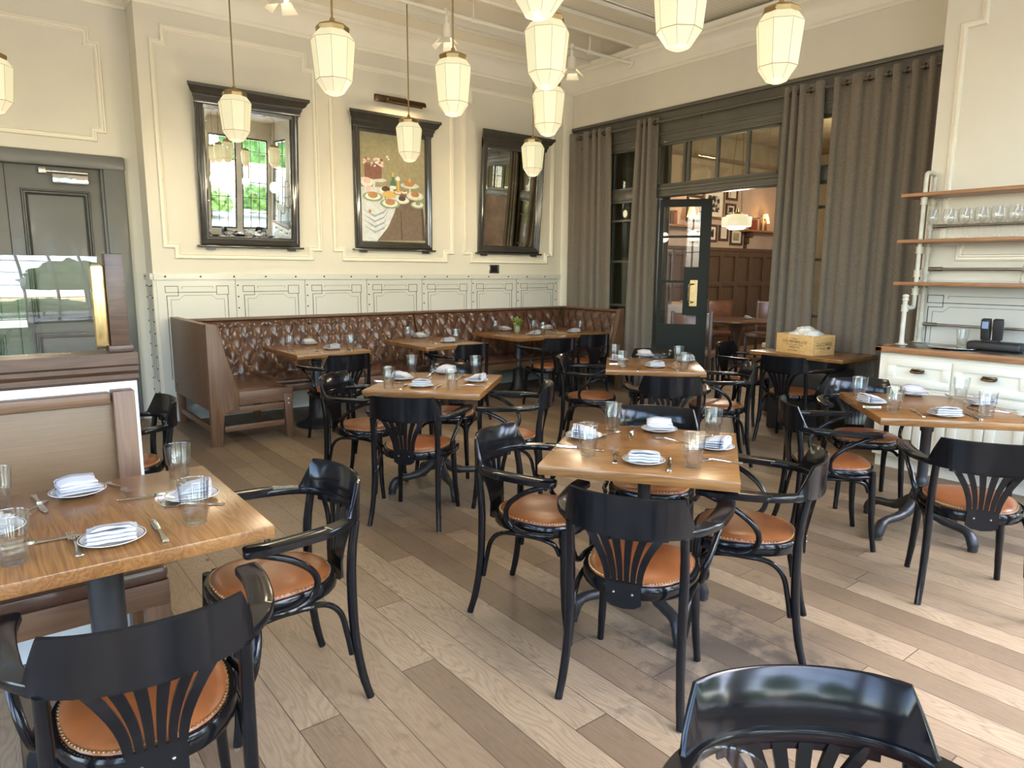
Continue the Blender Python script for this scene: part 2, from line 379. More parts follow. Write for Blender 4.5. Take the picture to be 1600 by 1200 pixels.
# north wall: thick panelled wall from X 1.41 on, and the door wall set back on the left
bm = NB(); box(bm, 1.41, YB, 0, XR+.07, YB+.5, 4.6); wn_ = struct('wall_north', bm, 'cream_wall')
bm = NB(); box(bm, XW-.1, YD, 0, -.95, YD+.2, 4.6); box(bm, 1.28, YD, 0, 1.41, YD+.2, 4.6); box(bm, -.95, YD, 2.5, 1.28, YD+.2, 4.6); struct('wall_northwest', bm, 'cream_wall')
bm = NB(); e_ = [YS-.2]+[v for w in WW for v in w]+[YD+.2]
for i in range(0, len(e_), 2): box(bm, XW-.15, e_[i], 0, XW, e_[i+1], 4.6)
for a, b in WW: box(bm, XW-.15, a, 0, XW, b, WZ0); box(bm, XW-.15, a, WZ1, XW, b, 4.6)
struct('wall_west', bm, 'cream_wall')
for i, (a, b) in enumerate(WW):  # frames and panes for the added west openings
    bm = NB(); f = .06; xa, xb = XW-.11, XW-.03
    box(bm, xa, a, WZ0, xb, b, WZ0+f); box(bm, xa, a, WZ1-f, xb, b, WZ1); box(bm, xa, a, WZ0+f, xb, a+f, WZ1-f); box(bm, xa, b-f, WZ0+f, xb, b, WZ1-f)
    w = struct('window_%d' % (i+13), bm, 'frame_dark'); bm = NB()
    for y in (a+(b-a)/4, (a+b)/2, b-(b-a)/4): box(bm, xa+.02, y-.014, WZ0+f, xb-.02, y+.014, WZ1-f)
    for z in (.95, 1.5, 2.05, 2.62, 3.15): box(bm, xa+.025, a+f, z-.014, xb-.025, b-f, z+.014)
    obj('muntins', bm, 'frame_dark', w); bm = NB(); box(bm, xa+.038, a+f, WZ0+f, xa+.042, b-f, WZ1-f); obj('pane', bm, 'pane_clear', w)
bm = NB(); box(bm, XR, YP-.2, 3.42, XR+.15, YB, 4.6); struct('wall_east', bm, 'cream_wall')
bm = NB(); box(bm, XP, .2, 0, XP+.85, YP, 4.6); box(bm, XP, YS-.2, 0, XP+.2, -1.1, 4.6); box(bm, XP, -1.1, 0, XP+.2, .2, WZ0); box(bm, XP, -1.1, WZ1, XP+.2, .2, 4.6); struct('wall_southeast', bm, 'cream_wall')
bm = NB(); edges = [XW-.15]+[v for w in WINS for v in w]+[XP]
for i in range(0, len(edges), 2): box(bm, edges[i], YS-.2, 0, edges[i+1], YS, 4.6)
for a, b in WINS: box(bm, a, YS-.2, 0, b, YS, WZ0); box(bm, a, YS-.2, WZ1, b, YS, 4.6)
struct('wall_south', bm, 'cream_wall')
for i, (a, b) in enumerate(WINS):
    bm = NB(); f = .06
    box(bm, a, YS-.12, WZ0, b, YS-.04, WZ0+f); box(bm, a, YS-.12, WZ1-f, b, YS-.04, WZ1); box(bm, a, YS-.12, WZ0+f, a+f, YS-.04, WZ1-f); box(bm, b-f, YS-.12, WZ0+f, b, YS-.04, WZ1-f)
    w = struct('window_%d' % (i+1), bm, 'frame_dark')
    bm = NB(); nx = max(2, round((b-a)/.42)); xs = [a+(b-a)*k/nx for k in range(1, nx)]
    for x in xs: box(bm, x-.014, YS-.1, WZ0+f, x+.014, YS-.06, WZ1-f)
    for z in (.95, 1.5, 2.05, 2.62, 3.15): box(bm, a+f, YS-.095, z-.014, b-f, YS-.065, z+.014)
    obj('muntins', bm, 'frame_dark', w)
    bm = NB(); box(bm, a+f, YS-.083, WZ0+f, b-f, YS-.079, WZ1-f); obj('pane', bm, 'pane_clear', w)
bm = NB(); xa, xb = XP+.04, XP+.12
for q in ((xa, -1.1, WZ0, xb, .2, WZ0+.06), (xa, -1.1, WZ1-.06, xb, .2, WZ1), (xa, -1.1, WZ0+.06, xb, -1.04, WZ1-.06), (xa, .14, WZ0+.06, xb, .2, WZ1-.06)): box(bm, *q)
w = struct('window_12', bm, 'frame_dark'); bm = NB()
for y in (-.67, -.24): box(bm, xa+.02, y-.014, WZ0+.06, xb-.02, y+.014, WZ1-.06)
for z in (.95, 1.5, 2.05, 2.62, 3.15): box(bm, xa+.025, -1.04, z-.014, xb-.025, .14, z+.014)
obj('muntins', bm, 'frame_dark', w); bm = NB(); box(bm, xa+.038, -1.04, WZ0+.06, xa+.042, .14, WZ1-.06); obj('pane', bm, 'pane_clear', w)
# ceiling: bead board planes, a recess and a moulded beam, all running along X
bm = NB()
box(bm, XW-.1, YS-.2, ZC+.07, XR+.1, 5.36, ZC+.45); box(bm, XW-.1, 5.36, ZC+.3, XR+.1, 6.82, ZC+.45); box(bm, XW-.1, 6.82, ZC, XR+.1, YD+.2, ZC+.45)
struct('ceiling', bm, 'bead_board')
bm = NB(); box(bm, XW, 5.69, ZC, XR, 6.02, ZC+.32); t = struct('trim_1', bm, 'bead_board')
bm = NB(); box(bm, XW, 5.34, ZC+.03, XR, 5.69, ZC+.32, .01); box(bm, XW, 5.34, ZC, XR, 5.385, ZC+.06, .012); box(bm, XW, 5.99, ZC-.018, XR, 6.03, ZC+.02, .008); box(bm, XW, 5.67, ZC-.018, XR, 5.705, ZC+.03, .008); box(bm, XW, 6.80, ZC-.02, XR, 6.835, ZC+.02, .006); obj('beam_moulding', bm, 'cream_trim', t)
# crown mouldings
crown = [(0, -.29), (.012, -.29), (.012, -.262), (.03, -.25), (.03, -.225), (.045, -.205), (.05, -.17), (.075, -.12), (.115, -.085), (.145, -.07), (.145, -.045), (.175, -.035), (.20, -.005), (.20, .01), (0, .01)]
def crown_run(name, path, off=0):
    bm = NB(); sweep(bm, path, [(a, b) for a, b in crown], smooth=False); return struct(name, bm, 'cream_trim')
crown_run('trim_2', [(1.41, YB+.3, ZC), (1.41, YB+.001, ZC), ][::-1] if False else [(1.21, YB, ZC), (XR, YB, ZC)])
crown_run('trim_3', [(XR, YB, ZC), (XR, YP-.2, ZC)])
crown_run('trim_4', [(XW, YD, ZC), (1.41, YD, ZC)])
crown_run('trim_5', [(1.41, YD, ZC), (1.41, YB-.2, ZC)][::-1] if False else [(1.41, YB-.2, ZC), (1.41, YD, ZC)][::-1])
# picture-rail mouldings with notched corners
mprof = [(-.026, 0), (-.026, .010), (-.016, .020), (-.008, .008), (.004, .008), (.010, .028), (.020, .026), (.026, .006), (.026, 0)]
def notched(x0, x1, z0, z1, n=.10):
    return [(x0+n, z1), (x0+n, z1-n*1.4), (x0, z1-n*1.4), (x0, z0+n), (x0+n, z0+n), (x0+n, z0), (x1-n, z0), (x1-n, z0+n), (x1, z0+n), (x1, z1-n*1.4), (x1-n, z1-n*1.4), (x1-n, z1)]
def strip_loop(bm, pts, nrm, w=.045, closed=True):
    """mitred moulding loop lying on a wall; nrm points into the room"""
    P = [Vector(p) for p in pts]; n = len(P); nrm = Vector(nrm); rings = []
    for i in range(n):
        d0 = (P[i]-P[i-1]).normalized() if closed or i else (P[1]-P[0]).normalized()
        d1 = (P[(i+1) % n]-P[i]).normalized() if closed or i < n-1 else d0
        s0, s1 = d0.cross(nrm), d1.cross(nrm); s = (s0+s1); s = s/max(.2, s.dot(s0)) if s.length > 1e-4 else s0
        rings.append([bm.verts.new(P[i]+s*a+nrm*b) for a, b in mprof])
    m = len(mprof); pr = list(zip(rings, rings[1:]))+([(rings[-1], rings[0])] if closed else [])
    for a, b in pr:
        for k in range(m-1): bm.faces.new((a[k], b[k], b[k+1], a[k+1]))
for i, (x0, x1) in enumerate([(1.54, 3.08), (3.26, 4.80), (4.99, 6.43)]):
    bm = NB(); strip_loop(bm, [(x, YB, z) for x, z in notched(x0, x1, 1.62, 3.69)], (0, -1, 0)); struct('trim_%d' % (6+i), bm, 'cream_trim')
bm = NB(); strip_loop(bm, [(x, YD, z) for x, z in notched(-1.3, 1.14, 2.68, 3.62, .08)], (0, -1, 0)); struct('trim_9', bm, 'cream_trim')
bm = NB(); strip_loop(bm, [(XP, y, z) for y, z in notched(.45, 2.285, 1.62, 3.52, .13)], (-1, 0, 0)); struct('trim_10', bm, 'cream_trim')
# riveted, pin-striped dado panels
def dado(name, P0, u, nrm, length, pitch, first=0, z1=1.45, jogs=True):
    """P0 base corner, u along the wall, nrm into the room"""
    P0, u, nrm = Vector(P0), Vector(u), Vector(nrm)
    def bx(bm, a0, z0, a1, z1_, d0, d1):
        c = [P0+u*a+nrm*d+Vector((0, 0, z)) for a in (a0, a1) for d in (d0, d1) for z in (z0, z1_)]
        v = [bm.verts.new(p) for p in c]
        for q in ((0, 1, 3, 2), (4, 6, 7, 5), (0, 4, 5, 1), (2, 3, 7, 6), (0, 2, 6, 4), (1, 5, 7, 3)): bm.faces.new([v[i] for i in q])
    bm = NB(); bx(bm, 0, 1.395, length, z1, 0, .028); bx(bm, 0, 0, length, .16, 0, .022)
    t = struct(name, bm, 'cream_gloss')
    rv = NB(); k = .1
    while k < length:
        sph(rv, P0+u*k+nrm*.029+Vector((0, 0, 1.423)), .0095, u=8, v=5); k += .32
    n = max(1, int(round((length-first)/pitch)))
    for i in range(n):
        a0 = first+i*pitch; a1 = min(length, a0+pitch)
        bm = NB(); bx(bm, a0+.004, .16, a1-.004, 1.395, 0, .010); pl = obj('dado_panel', bm, 'cream_gloss', t)
        s = NB(); m0, m1 = a0+.075, a1-.07
        L = lambda x0, z0, x1, z1_, w=.005: bx(s, min(x0, x1)-w/2, min(z0, z1_)-w/2, max(x0, x1)+w/2, max(z0, z1_)+w/2, .0100, .0112)
        for x0, x1, zb in ((m0, m0+.115, 1.27), (m1-.115, m1, 1.245)):
            L(x0, 1.33, x1, 1.33); L(x0, zb, x1, zb); L(x0, zb, x0, 1.33); L(x1, zb, x1, 1.33)
        L(m0+.115, 1.27, m1-.115, 1.27, .0055)
        L(m0+.115, 1.237, m0+.115, 1.27); L(m0+.01, 1.237, m0+.115, 1.237); L(m0+.01, .42, m0+.01, 1.237, .006)
        L(m1-.01, .42, m1-.01, 1.245, .006); L(m0+.15, 1.325, m1-.15, 1.325, .003); L(m0+.15, 1.305, m0+.15, 1.325, .003); L(m1-.15, 1.305, m1-.15, 1.325, .003)
        q0, q1 = m0+.045, m1-.045
        L(q0, .42, q0, 1.20, .003); L(q1, .42, q1, 1.20, .003); L(q0, 1.20, q0+.075, 1.20, .003); L(q1-.075, 1.20, q1, 1.20, .003); L(q0+.12, 1.24, q1-.12, 1.24, .003)
        for xa, xb, za, zb in ((q0+.075, q0+.12, 1.20, 1.24), (q1-.12, q1-.075, 1.24, 1.20)):
            v = [s.verts.new(P0+u*x+nrm*.0112+Vector((0, 0, z))) for x, z in ((xa, za-.0015), (xb, zb-.0015), (xb, zb+.0015), (xa, za+.0015))]; s.faces.new(v)
        L(a1-.0, .2, a1-.0, 1.39, .0015); obj('pinstriping', s, 'pin_line', pl)
        for xx in ((a0+.026,) if i == 0 and first == 0 else ())+((a1+.026,) if i < n-1 else (a1-.03,)):
            z = .3
            while z < 1.36: sph(rv, P0+u*xx+nrm*.011+Vector((0, 0, z)), .0085, u=8, v=5); z += .115
    obj('rivets', rv, 'pin_line', t)
    return t
dado('trim_11', (1.41, YB, 0), (1, 0, 0), (0, -1, 0), 5.22, .732, first=.02)
dado('trim_12', (1.41, YD, 0), (0, -1, 0), (-1, 0, 0), .30, .3)
dado('trim_13', (XP, YP, 0), (0, -1, 0), (-1, 0, 0), 3.0, .99)
bm = NB(); box(bm, 6.60, YB-.045, 0, XR, YB, 3.86, .02); struct('trim_14', bm, 'cream_trim')      # slim boarding in the corner
# the grey double door on the left
bm = NB(); box(bm, -.95, YD+.045, 0, 1.28, YD+.06, 2.5); box(bm, 1.10, YD-.06, 0, 1.285, YD+.01, 2.45, .02); box(bm, -.95, YD-.07, 2.40, 1.29, YD+.01, 2.53, .02); box(bm, 1.08, YD-.035, 0, 1.13, YD+.01, 2.42, .008)
d1 = struct('door_1', bm, 'grey_paint')
for a, b in ((-.56, .348), (.354, 1.10)):
    bm = NB(); box(bm, a, YD+.0, .01, b, YD+.04, 2.40, .003); lf = obj('door_leaf', bm, 'grey_paint', d1)
    bm = NB()
    for z0, z1 in ((1.02, 2.17), (.2, .88)):
        prof = [(-.018, 0), (-.018, .006), (-.006, .012), (.006, .004), (.014, .008), (.018, 0)]; mp_ = mprof; 
        strip_loop(bm, [(b-.62 if b > 1 else a+.14, YD-.001, z1), (b-.62 if b > 1 else a+.14, YD-.001, z0), (b-.14, YD-.001, z0), (b-.14, YD-.001, z1)], (0, -1, 0))
    obj('panel_moulding', bm, 'grey_dark', lf)
bm = NB(); box(bm, .62, YD-.05, 2.345, .98, YD-.015, 2.365, .004); box(bm, .60, YD-.06, 2.33, .66, YD-.0, 2.385, .006); cl = obj('door_closer', bm, 'gunmetal', d1)
bm = NB(); box(bm, .70, YD-.06, 2.25, .98, YD-.001, 2.335, .008); obj('closer_body', bm, 'steel', cl)
# outlet plate on the north wall
bm = NB(); box(bm, 5.37, YB-.012, 1.465, 5.53, YB, 1.575, .004); o = obj('outlet_plate', bm, 'steel'); tag(o, 'small square socket plate above the dado, under the dark tilted mirror', 'outlet')
bm = NB(); box(bm, 5.39, YB-.018, 1.48, 5.50, YB-.012, 1.562); obj('socket', bm, 'plug_black', o)

# ------------------------------------------------------------------ timber screen to the next room (plane X = XR)
XS = XR+.05
bm = NB(); box(bm, XR-.005, YP-.2, 3.03, XR+.14, YB, 3.42, .004); box(bm, XR-.035, YP-.2, 3.385, XR+.05, YB, 3.425, .008); box(bm, XR-.02, YP-.2, 3.12, XR, YB, 3.15, .005); box(bm, XR-.015, YP-.2, 3.05, XR, YB, 3.075, .005)
hd = struct('trim_15', bm, 'screen_dark')
for y0, y1 in ((7.28, 7.35), (6.66, 6.80), (5.82, 6.12), (3.98, 4.18), (3.05, 3.15), (2.30, 2.5)):
    bm = NB(); box(bm, XR+.0, y0, 0, XR+.13, y1, 3.04, .006); obj('post', bm, 'screen_dark', hd)
bm = NB(); box(bm, XR, YP-.1, 2.40, XR+.13, YB, 2.53, .006); box(bm, XR-.02, 4.0, 2.48, XR, 5.85, 2.51, .006); box(bm, XR-.012, 4.0, 2.41, XR, 5.85, 2.44, .005); obj('transom_rail', bm, 'screen_dark', hd)
bm = NB(); box(bm, XR+.0, 6.12, 0, XR+.10, 6.66, .62, .005); box(bm, XR, 6.8, 0, XR+.1, 7.28, .62); box(bm, XR, 2.5, 0, XR+.1, 3.05, .62); box(bm, XR, 3.15, 0, XR+.1, 3.98, .62); obj('lower_panel', bm, 'screen_dark', hd)
wi = 6
for y0, y1, z0, z1, my, mz in ((4.18, 5.82, 2.53, 3.03, (4.57, 4.96, 5.36, 5.42), ()), (6.12, 6.66, .62, 2.40, (), (1.06, 1.63, 2.15)), (6.12, 6.66, 2.53, 3.03, (), ()), (3.15, 3.98, .62, 2.40, (3.56,), (1.06, 1.63, 2.15)), (3.15, 3.98, 2.53, 3.03, (3.56,), ())):
    bm = NB(); g = .025
    box(bm, XS-.03, y0, z0, XS+.02, y0+g, z1); box(bm, XS-.03, y1-g, z0, XS+.02, y1, z1); box(bm, XS-.03, y0, z0, XS+.02, y1, z0+g); box(bm, XS-.03, y0, z1-g, XS+.02, y1, z1)
    w = struct('window_%d' % wi, bm, 'screen_dark'); wi += 1; bm = NB()
    for y in my: box(bm, XS-.025, y-.017, z0+g, XS+.015, y+.017, z1-g)
    for z in mz: box(bm, XS-.02, y0+g, z-.014, XS+.01, y1-g, z+.014)
    if my or mz: obj('muntins', bm, 'screen_dark', w)
    else: bm.free()
    bm = NB(); box(bm, XS-.004, y0+g, z0+g, XS, y1-g, z1-g); obj('pane', bm, 'pane_screen', w)
# glazed door leaf, swung open into the next room on its left hinge
th = R(37); hx, hy = XR+.09, 5.80; dw, dh = .62, 2.38
def leafpt(s, z, d=0): return (hx+s*math.sin(th)+d*math.cos(th), hy-s*math.cos(th)+d*math.sin(th), z)
def lbox(bm, s0, s1, z0, z1, d0=-.022, d1=.022):
    v = [bm.verts.new(leafpt(s, z, d)) for s in (s0, s1) for d in (d0, d1) for z in (z0, z1)]
    for q in ((0, 1, 3, 2), (4, 6, 7, 5), (0, 4, 5, 1), (2, 3, 7, 6), (0, 2, 6, 4), (1, 5, 7, 3)): bm.faces.new([v[i] for i in q])
bm = NB(); lbox(bm, 0, .05, .01, dh); lbox(bm, dw-.13, dw, .01, dh); lbox(bm, .05, dw-.13, .01, .85); lbox(bm, .05, dw-.13, dh-.09, dh)
d2 = struct('door_2', bm, 'door_green')
bm = NB()
for z in (1.38, 1.93): lbox(bm, .05, dw-.13, z-.014, z+.014, -.015, .015)
obj('muntins', bm, 'door_green', d2)
bm = NB(); lbox(bm, .05, dw-.13, .85, dh-.09, -.002, .002); obj('pane', bm, 'pane_clear', d2)
bm = NB(); lbox(bm, dw-.30, dw-.02, .97, 1.56, -.04, .04); lk = obj('lock_case', bm, 'door_green', d2)
bm = NB(); lbox(bm, dw-.22, dw-.13, 1.08, 1.40, -.047, -.04); lp = obj('push_plate', bm, 'brass_old', lk)
bm = NB(); tube(bm, cr([leafpt(dw-.17, 1.35, -.04), leafpt(dw-.20, 1.35, -.09), leafpt(dw-.23, 1.34, -.10), leafpt(dw-.23, 1.25, -.10), leafpt(dw-.23, 1.14, -.10), leafpt(dw-.20, 1.13, -.09), leafpt(dw-.17, 1.13, -.04)], 4), .009); obj('pull_handle', bm, 'brass', lk)
bm = NB(); box(bm, XR+.0, 5.80, 0, XR+.02, 5.83, 2.40); struct('trim_16', bm, 'cream_trim')

# ------------------------------------------------------------------ curtains on their rod
XC = XR-.06
bm = NB(); tube(bm, [(XC, 7.33, 3.27), (XC, 2.46, 3.27)], .016, 10)
rod = obj('curtain_rod', bm, 'screen_dark'); tag(rod, 'long dark curtain rod running under the dark header', 'curtain rod')
for y in (6.38, 5.2, 3.76):
    bm = NB(); tube(bm, [(XC, y, 3.27), (XR, y, 3.27)], .010, 8); box(bm, XR-.012, y-.03, 3.23, XR-.0, y+.03, 3.31); obj('bracket', bm, 'screen_dark', rod)
def curtain(pl_top, pl_bot, seed, label, z0=.02, z1=3.335, XC=XC):
    """pl_*: y positions of successive fold crests along the rod at the top and the hem"""
    rnd = random.Random(seed); bm = NB(); n = len(pl_top); amp = [rnd.uniform(.030, .048) for _ in range(n)]; per = 8; rows = 14; grid = []
    for j in range(rows+1):
        t = j/rows; z = z1+(z0-z1)*t; row = []
        for i in range((n-1)*per+1):
            k = i/per; a = int(k) if k < n-1 else n-2; f = k-a; f2 = f-.10*math.sin(2*PI*f)*.8
            yt = pl_top[a]+(pl_top[a+1]-pl_top[a])*f2; yb = pl_bot[a]+(pl_bot[a+1]-pl_bot[a])*f2
            ph = PI*k; A = (amp[a]*(1-f)+amp[a+1]*f)*(1-.15*t)
            w = .008*math.sin(3*t+seed+k*.8)*t
            sx = math.sin(ph); sx = math.copysign(abs(sx)**.7, sx)
            row.append(bm.verts.new((XC-A*sx+w, yt+(yb-yt)*t**.8, z)))
        grid.append(row)
    for a, b in zip(grid, grid[1:]):
        for i in range(len(a)-1): f = bm.faces.new((a[i], a[i+1], b[i+1], b[i])); f.smooth = True
    o = obj('curtain', bm, 'curtain_wool', sharp=80); o.modifiers.new('thick', 'SOLIDIFY').thickness = .006
    tag(o, label, 'curtain', 'heavy taupe curtains on the screen rod')
    for i in range(n-1):
        g = NB(); y = (pl_top[i]+pl_top[i+1])/2; m = Matrix.Translation((XC, y, 3.27)) @ Matrix.Rotation(R(90), 4, 'X')
        pts = [m @ Vector((.024*math.cos(2*PI*k/12), .024*math.sin(2*PI*k/12), 0)) for k in range(12)]; sweep(g, pts, [(-.004, -.004), (.004, -.004), (.004, .004), (-.004, .004)], up=(0, 1, 0), closed=True)
        obj('grommet', g, 'bronze', o)
    return o
def lin(a, b, n): return [a+(b-a)*k/(n-1) for k in range(n)]
curtain([7.31, 7.17, 7.03, 6.93, 6.86, 6.80, 6.75, 6.70, 6.62, 6.53], [7.31, 7.17, 7.04, 6.93, 6.85, 6.78, 6.71, 6.65, 6.56, 6.45], 1, 'wide gathered taupe curtain in the room corner behind the banquette end')
curtain([6.07, 6.02, 5.98, 5.94, 5.90, 5.84, 5.77], [6.20, 6.10, 6.03, 5.96, 5.89, 5.82, 5.75], 2, 'narrow bunched taupe curtain at the left of the open glazed door')
curtain([4.10, 4.06, 4.02, 3.98, 3.94, 3.89, 3.78, 3.70], [4.14, 4.08, 4.03, 3.97, 3.92, 3.84, 3.74, 3.64], 3, 'narrow taupe curtain stack at the right of the opening, behind the wine crate')
curtain([3.60, 3.53, 3.43, 3.32, 3.22, 3.14, 3.06, 2.98, 2.90, 2.83, 2.76, 2.70, 2.60, 2.47], [3.58, 3.53, 3.43, 3.32, 3.22, 3.13, 3.05, 2.97, 2.89, 2.82, 2.75, 2.68, 2.58, 2.46], 4, 'broad taupe curtain hanging beside the cream pier and shelves')
curtain([7.14, 7.03, 6.92, 6.80, 6.68, 6.57, 6.46], [7.14, 7.03, 6.92, 6.80, 6.68, 6.57, 6.46], 6, 'taupe curtain behind the dark side pane between the two left curtains', XC=XR+.42)
curtain([6.60, 6.50, 6.42, 6.36, 6.30], [6.60, 6.51, 6.43, 6.36, 6.30], 8, 'narrow taupe curtain inside the next room behind the open glazed door', XC=XR+.86)
bm = NB(); tube(bm, [(XR+.42, 7.2, 3.27), (XR+.42, 6.4, 3.27)], .012, 8); tag(obj('curtain_rod', bm, 'screen_dark'), 'short curtain rod behind the left side pane', 'curtain rod')
bm = NB(); tube(bm, [(XR+.86, 6.65, 3.27), (XR+.86, 6.2, 3.27)], .012, 8); tag(obj('curtain_rod', bm, 'screen_dark'), 'short curtain rod inside the next room above the open door', 'curtain rod')
# ------------------------------------------------------------------ bentwood armchair
def make_chair():
    t = thing('armchair', '', 'chair')
    # rounded seat frame and pad
    def outline(a, b, n=28, ex=2.5):
        out = []
        for k in range(n):
            th = 2*PI*k/n; c, s = math.cos(th), math.sin(th); x = math.copysign(abs(c)**(2/ex), c)*a; y = math.copysign(abs(s)**(2/ex), s)*b
            out.append((x+.005, y*(1+.10*x/a)))
        return out
    bm = NB(); o1 = outline(.212, .205); rings = []
    for ins, z in ((.004, .404), (0, .410), (0, .440), (.006, .450), (.030, .450), (.030, .404)):
        o_ = outline(.212-ins, .205-ins); rings.append([bm.verts.new((x, y, z)) for x, y in o_])
    n = len(o1)
    for a, b in list(zip(rings, rings[1:]))+[(rings[-1], rings[0])]:
        for k in range(n): f = bm.faces.new((a[k], a[(k+1) % n], b[(k+1) % n], b[k])); f.smooth = True
    obj('seat_frame', bm, 'chair_black', t, sharp=50)
    bm = NB(); rings = []
    for ins, z in ((.018, .446), (.019, .456), (.026, .464), (.05, .472), (.09, .477), (.14, .479)):
        rings.append([bm.verts.new((x, y, z-.004*(x < -.05))) for x, y in outline(.212-ins, .205-ins)])
    for a, b in zip(rings, rings[1:]):
        for k in range(n): f = bm.faces.new((a[k], a[(k+1) % n], b[(k+1) % n], b[k])); f.smooth = True
    bm.faces.new(rings[-1]).smooth = True; bm.faces.new(rings[0][::-1])
    st = obj('seat', bm, 'leather_tan', t, sharp=60)
    bm = NB(); o_ = outline(.190, .183, 92)
    for x, y in o_:
        m = Matrix.Translation((x, y, .458)) @ Matrix.Diagonal((.0048, .0048, .0034, 1)); q = bmesh.ops.create_icosphere(bm, subdivisions=1, radius=1, matrix=m)
    for f in bm.faces: f.smooth = True
    obj('nailheads', bm, 'nail_brass', st)
    # horseshoe arm rail
    half = [(-.272, 0), (-.266, .07), (-.246, .138), (-.205, .198), (-.145, .240), (-.07, .264), (.02, .276), (.09, .280), (.150, .276), (.175, .272)]
    path = cr([(x, -y, .668) for x, y in half[::-1]]+[(x, y, .668) for x, y in half[1:]], 5)
    hw, hh = .0295, .0125; prof = [(-hw, -hh+.004), (-hw+.004, -hh), (hw-.004, -hh), (hw, -hh+.004), (hw, hh-.004), (hw-.004, hh), (-hw+.004, hh), (-hw, hh-.004)]
    def sc(u): e = min(u, 1-u); return 1.0 if e > .03 else .55+.45*math.sqrt(max(0, e/.03))
    bm = NB(); sweep(bm, path, prof, scl=lambda u: (sc(u)*(1.08 if min(u, 1-u) < .22 else max(.52, 1.08-(min(u, 1-u)-.22)*5)), .6+.4*sc(u))); obj('arm_rail', bm, 'chair_black', t, sharp=45)
    # crest: raised curved back band on the rear of the rail
    s_path = cr([(x-.002, -y) if False else (x, -y, 0) for x, y in half[:5][::-1]]+[(x, y, 0) for x, y in half[1:5]], 6)
    L = [0]
    for a, b in zip(s_path, s_path[1:]): L.append(L[-1]+(b-a).length)
    tot = L[-1]; bm = NB(); A, B = [], []; cols = []
    for i, p in enumerate(s_path):
        s = abs(L[i]-tot/2)/(tot/2); s1, s2 = .66, .86
        if s > s2+.02: continue
        h = 1 if s < s1 else max(0, (s2-s)/(s2-s1)); zt = .672+(.788-.672+.004*(1-s*s))*h
        t_ = (s_path[min(i+1, len(s_path)-1)]-s_path[max(i-1, 0)]).normalized(); nn = Vector((t_.y, -t_.x, 0)); nn = nn if nn.x < 0 or abs(nn.x) < 1e-3 else nn
        if nn.dot(Vector((p.x+.05, p.y, 0))) < 0: nn = -nn
        lean = .014*h
        cols.append([bm.verts.new(p+nn*(d+lean*f+.004)+Vector((0, 0, z))) for d, z, f in ((-.011, .655, 0), (-.011, .70 if h > .5 else .67+.02*h, .3), (-.008, max(.674, zt-.004), 1), (-.002, zt, 1), (.004, max(.674, zt-.004), 1), (.010, .70 if h > .5 else .67+.02*h, .3), (.014, .655, 0))])
    for a, b in zip(cols, cols[1:]):
        for k in range(len(a)): f = bm.faces.new((a[k], b[k], b[(k+1) % len(a)], a[(k+1) % len(a)])); f.smooth = True
    bm.faces.new(cols[0]); bm.faces.new(cols[-1][::-1]); obj('crest', bm, 'chair_black', t, sharp=50)
    # fan splat with slots
    bm = NB(); nr = 6
    def fan(k, f):   # rib centre line, k in -1..1, f 0 (bottom) .. 1 (top)
        return k*(.054+.078*(f**1.9))
    def sx(y, f): return -.222-.040*f**1.2+ .5*y*y*3.2*f
    for i in range(nr):
        k = -1+2*i/(nr-1); rows = []
        for j in range(9):
            f = j/8; w = (.0082+.0055*f)*(1.15 if abs(k) == 1 else 1); y = fan(k, f); z = .470+.195*f; x = sx(y, f)
            rows.append([bm.verts.new((x-d, yy, z)) for yy, d in ((y-w, 0), (y+w, 0), (y+w, .009), (y-w, .009))])
        for a, b in zip(rows, rows[1:]):
            for q in range(4): bm.faces.new((a[q], a[(q+1) % 4], b[(q+1) % 4], b[q])).smooth = False
        bm.faces.new(rows[0][::-1]); bm.faces.new(rows[-1])
    prism(bm, [(-.060, .474), (.060, .474), (.062, .400), (.040, .386), (0, .380), (-.040, .386), (-.062, .400)], -.231, -.222, plane='yz')
    rows = []
    for j in range(9):      # upper plate joining the ribs under the crest
        y = -.145+.29*j/8; x = sx(y, 1); rows.append([bm.verts.new(p) for p in ((x, y, .640), (x, y, .666), (x-.009, y, .666), (x-.009, y, .640))])
    for a, b in zip(rows, rows[1:]):
        for q in range(4): bm.faces.new((a[q], a[(q+1) % 4], b[(q+1) % 4], b[q]))
    sp = obj('splat', bm, 'chair_black', t)
    for y in (-.032, .032):
        bm = NB(); sph(bm, (-.231, y, .435), .0048, u=10, v=6); obj('screw', bm, 'gunmetal', sp)
    # legs
    for s in (-1, 1):
        bm = NB(); tube(bm, cr([(-.222, .194*s, .660), (-.205, .196*s, .55), (-.200, .196*s, .43), (-.206, .197*s, .25), (-.226, .205*s, .10), (-.250, .214*s, .004)], 4), [.0155, .0165, .017, .0165, .0155, .0145], 10); lg = obj('leg', bm, 'chair_black', t)
        bm = NB(); lathe(bm, [(0, 0), (.0125, 0), (.0125, .005), (0, .005)], 10, (-.2508, .2143*s, 0)); obj('glide', bm, 'steel', lg)
        bm = NB(); tube(bm, cr([(.172, .172*s, .442), (.178, .178*s, .30), (.186, .186*s, .14), (.204, .196*s, .004)], 4), [.0185, .0175, .0155, .014], 10); lg = obj('leg', bm, 'chair_black', t)
        bm = NB(); lathe(bm, [(0, 0), (.012, 0), (.012, .005), (0, .005)], 10, (.2045, .1963*s, 0)); obj('glide', bm, 'steel', lg)
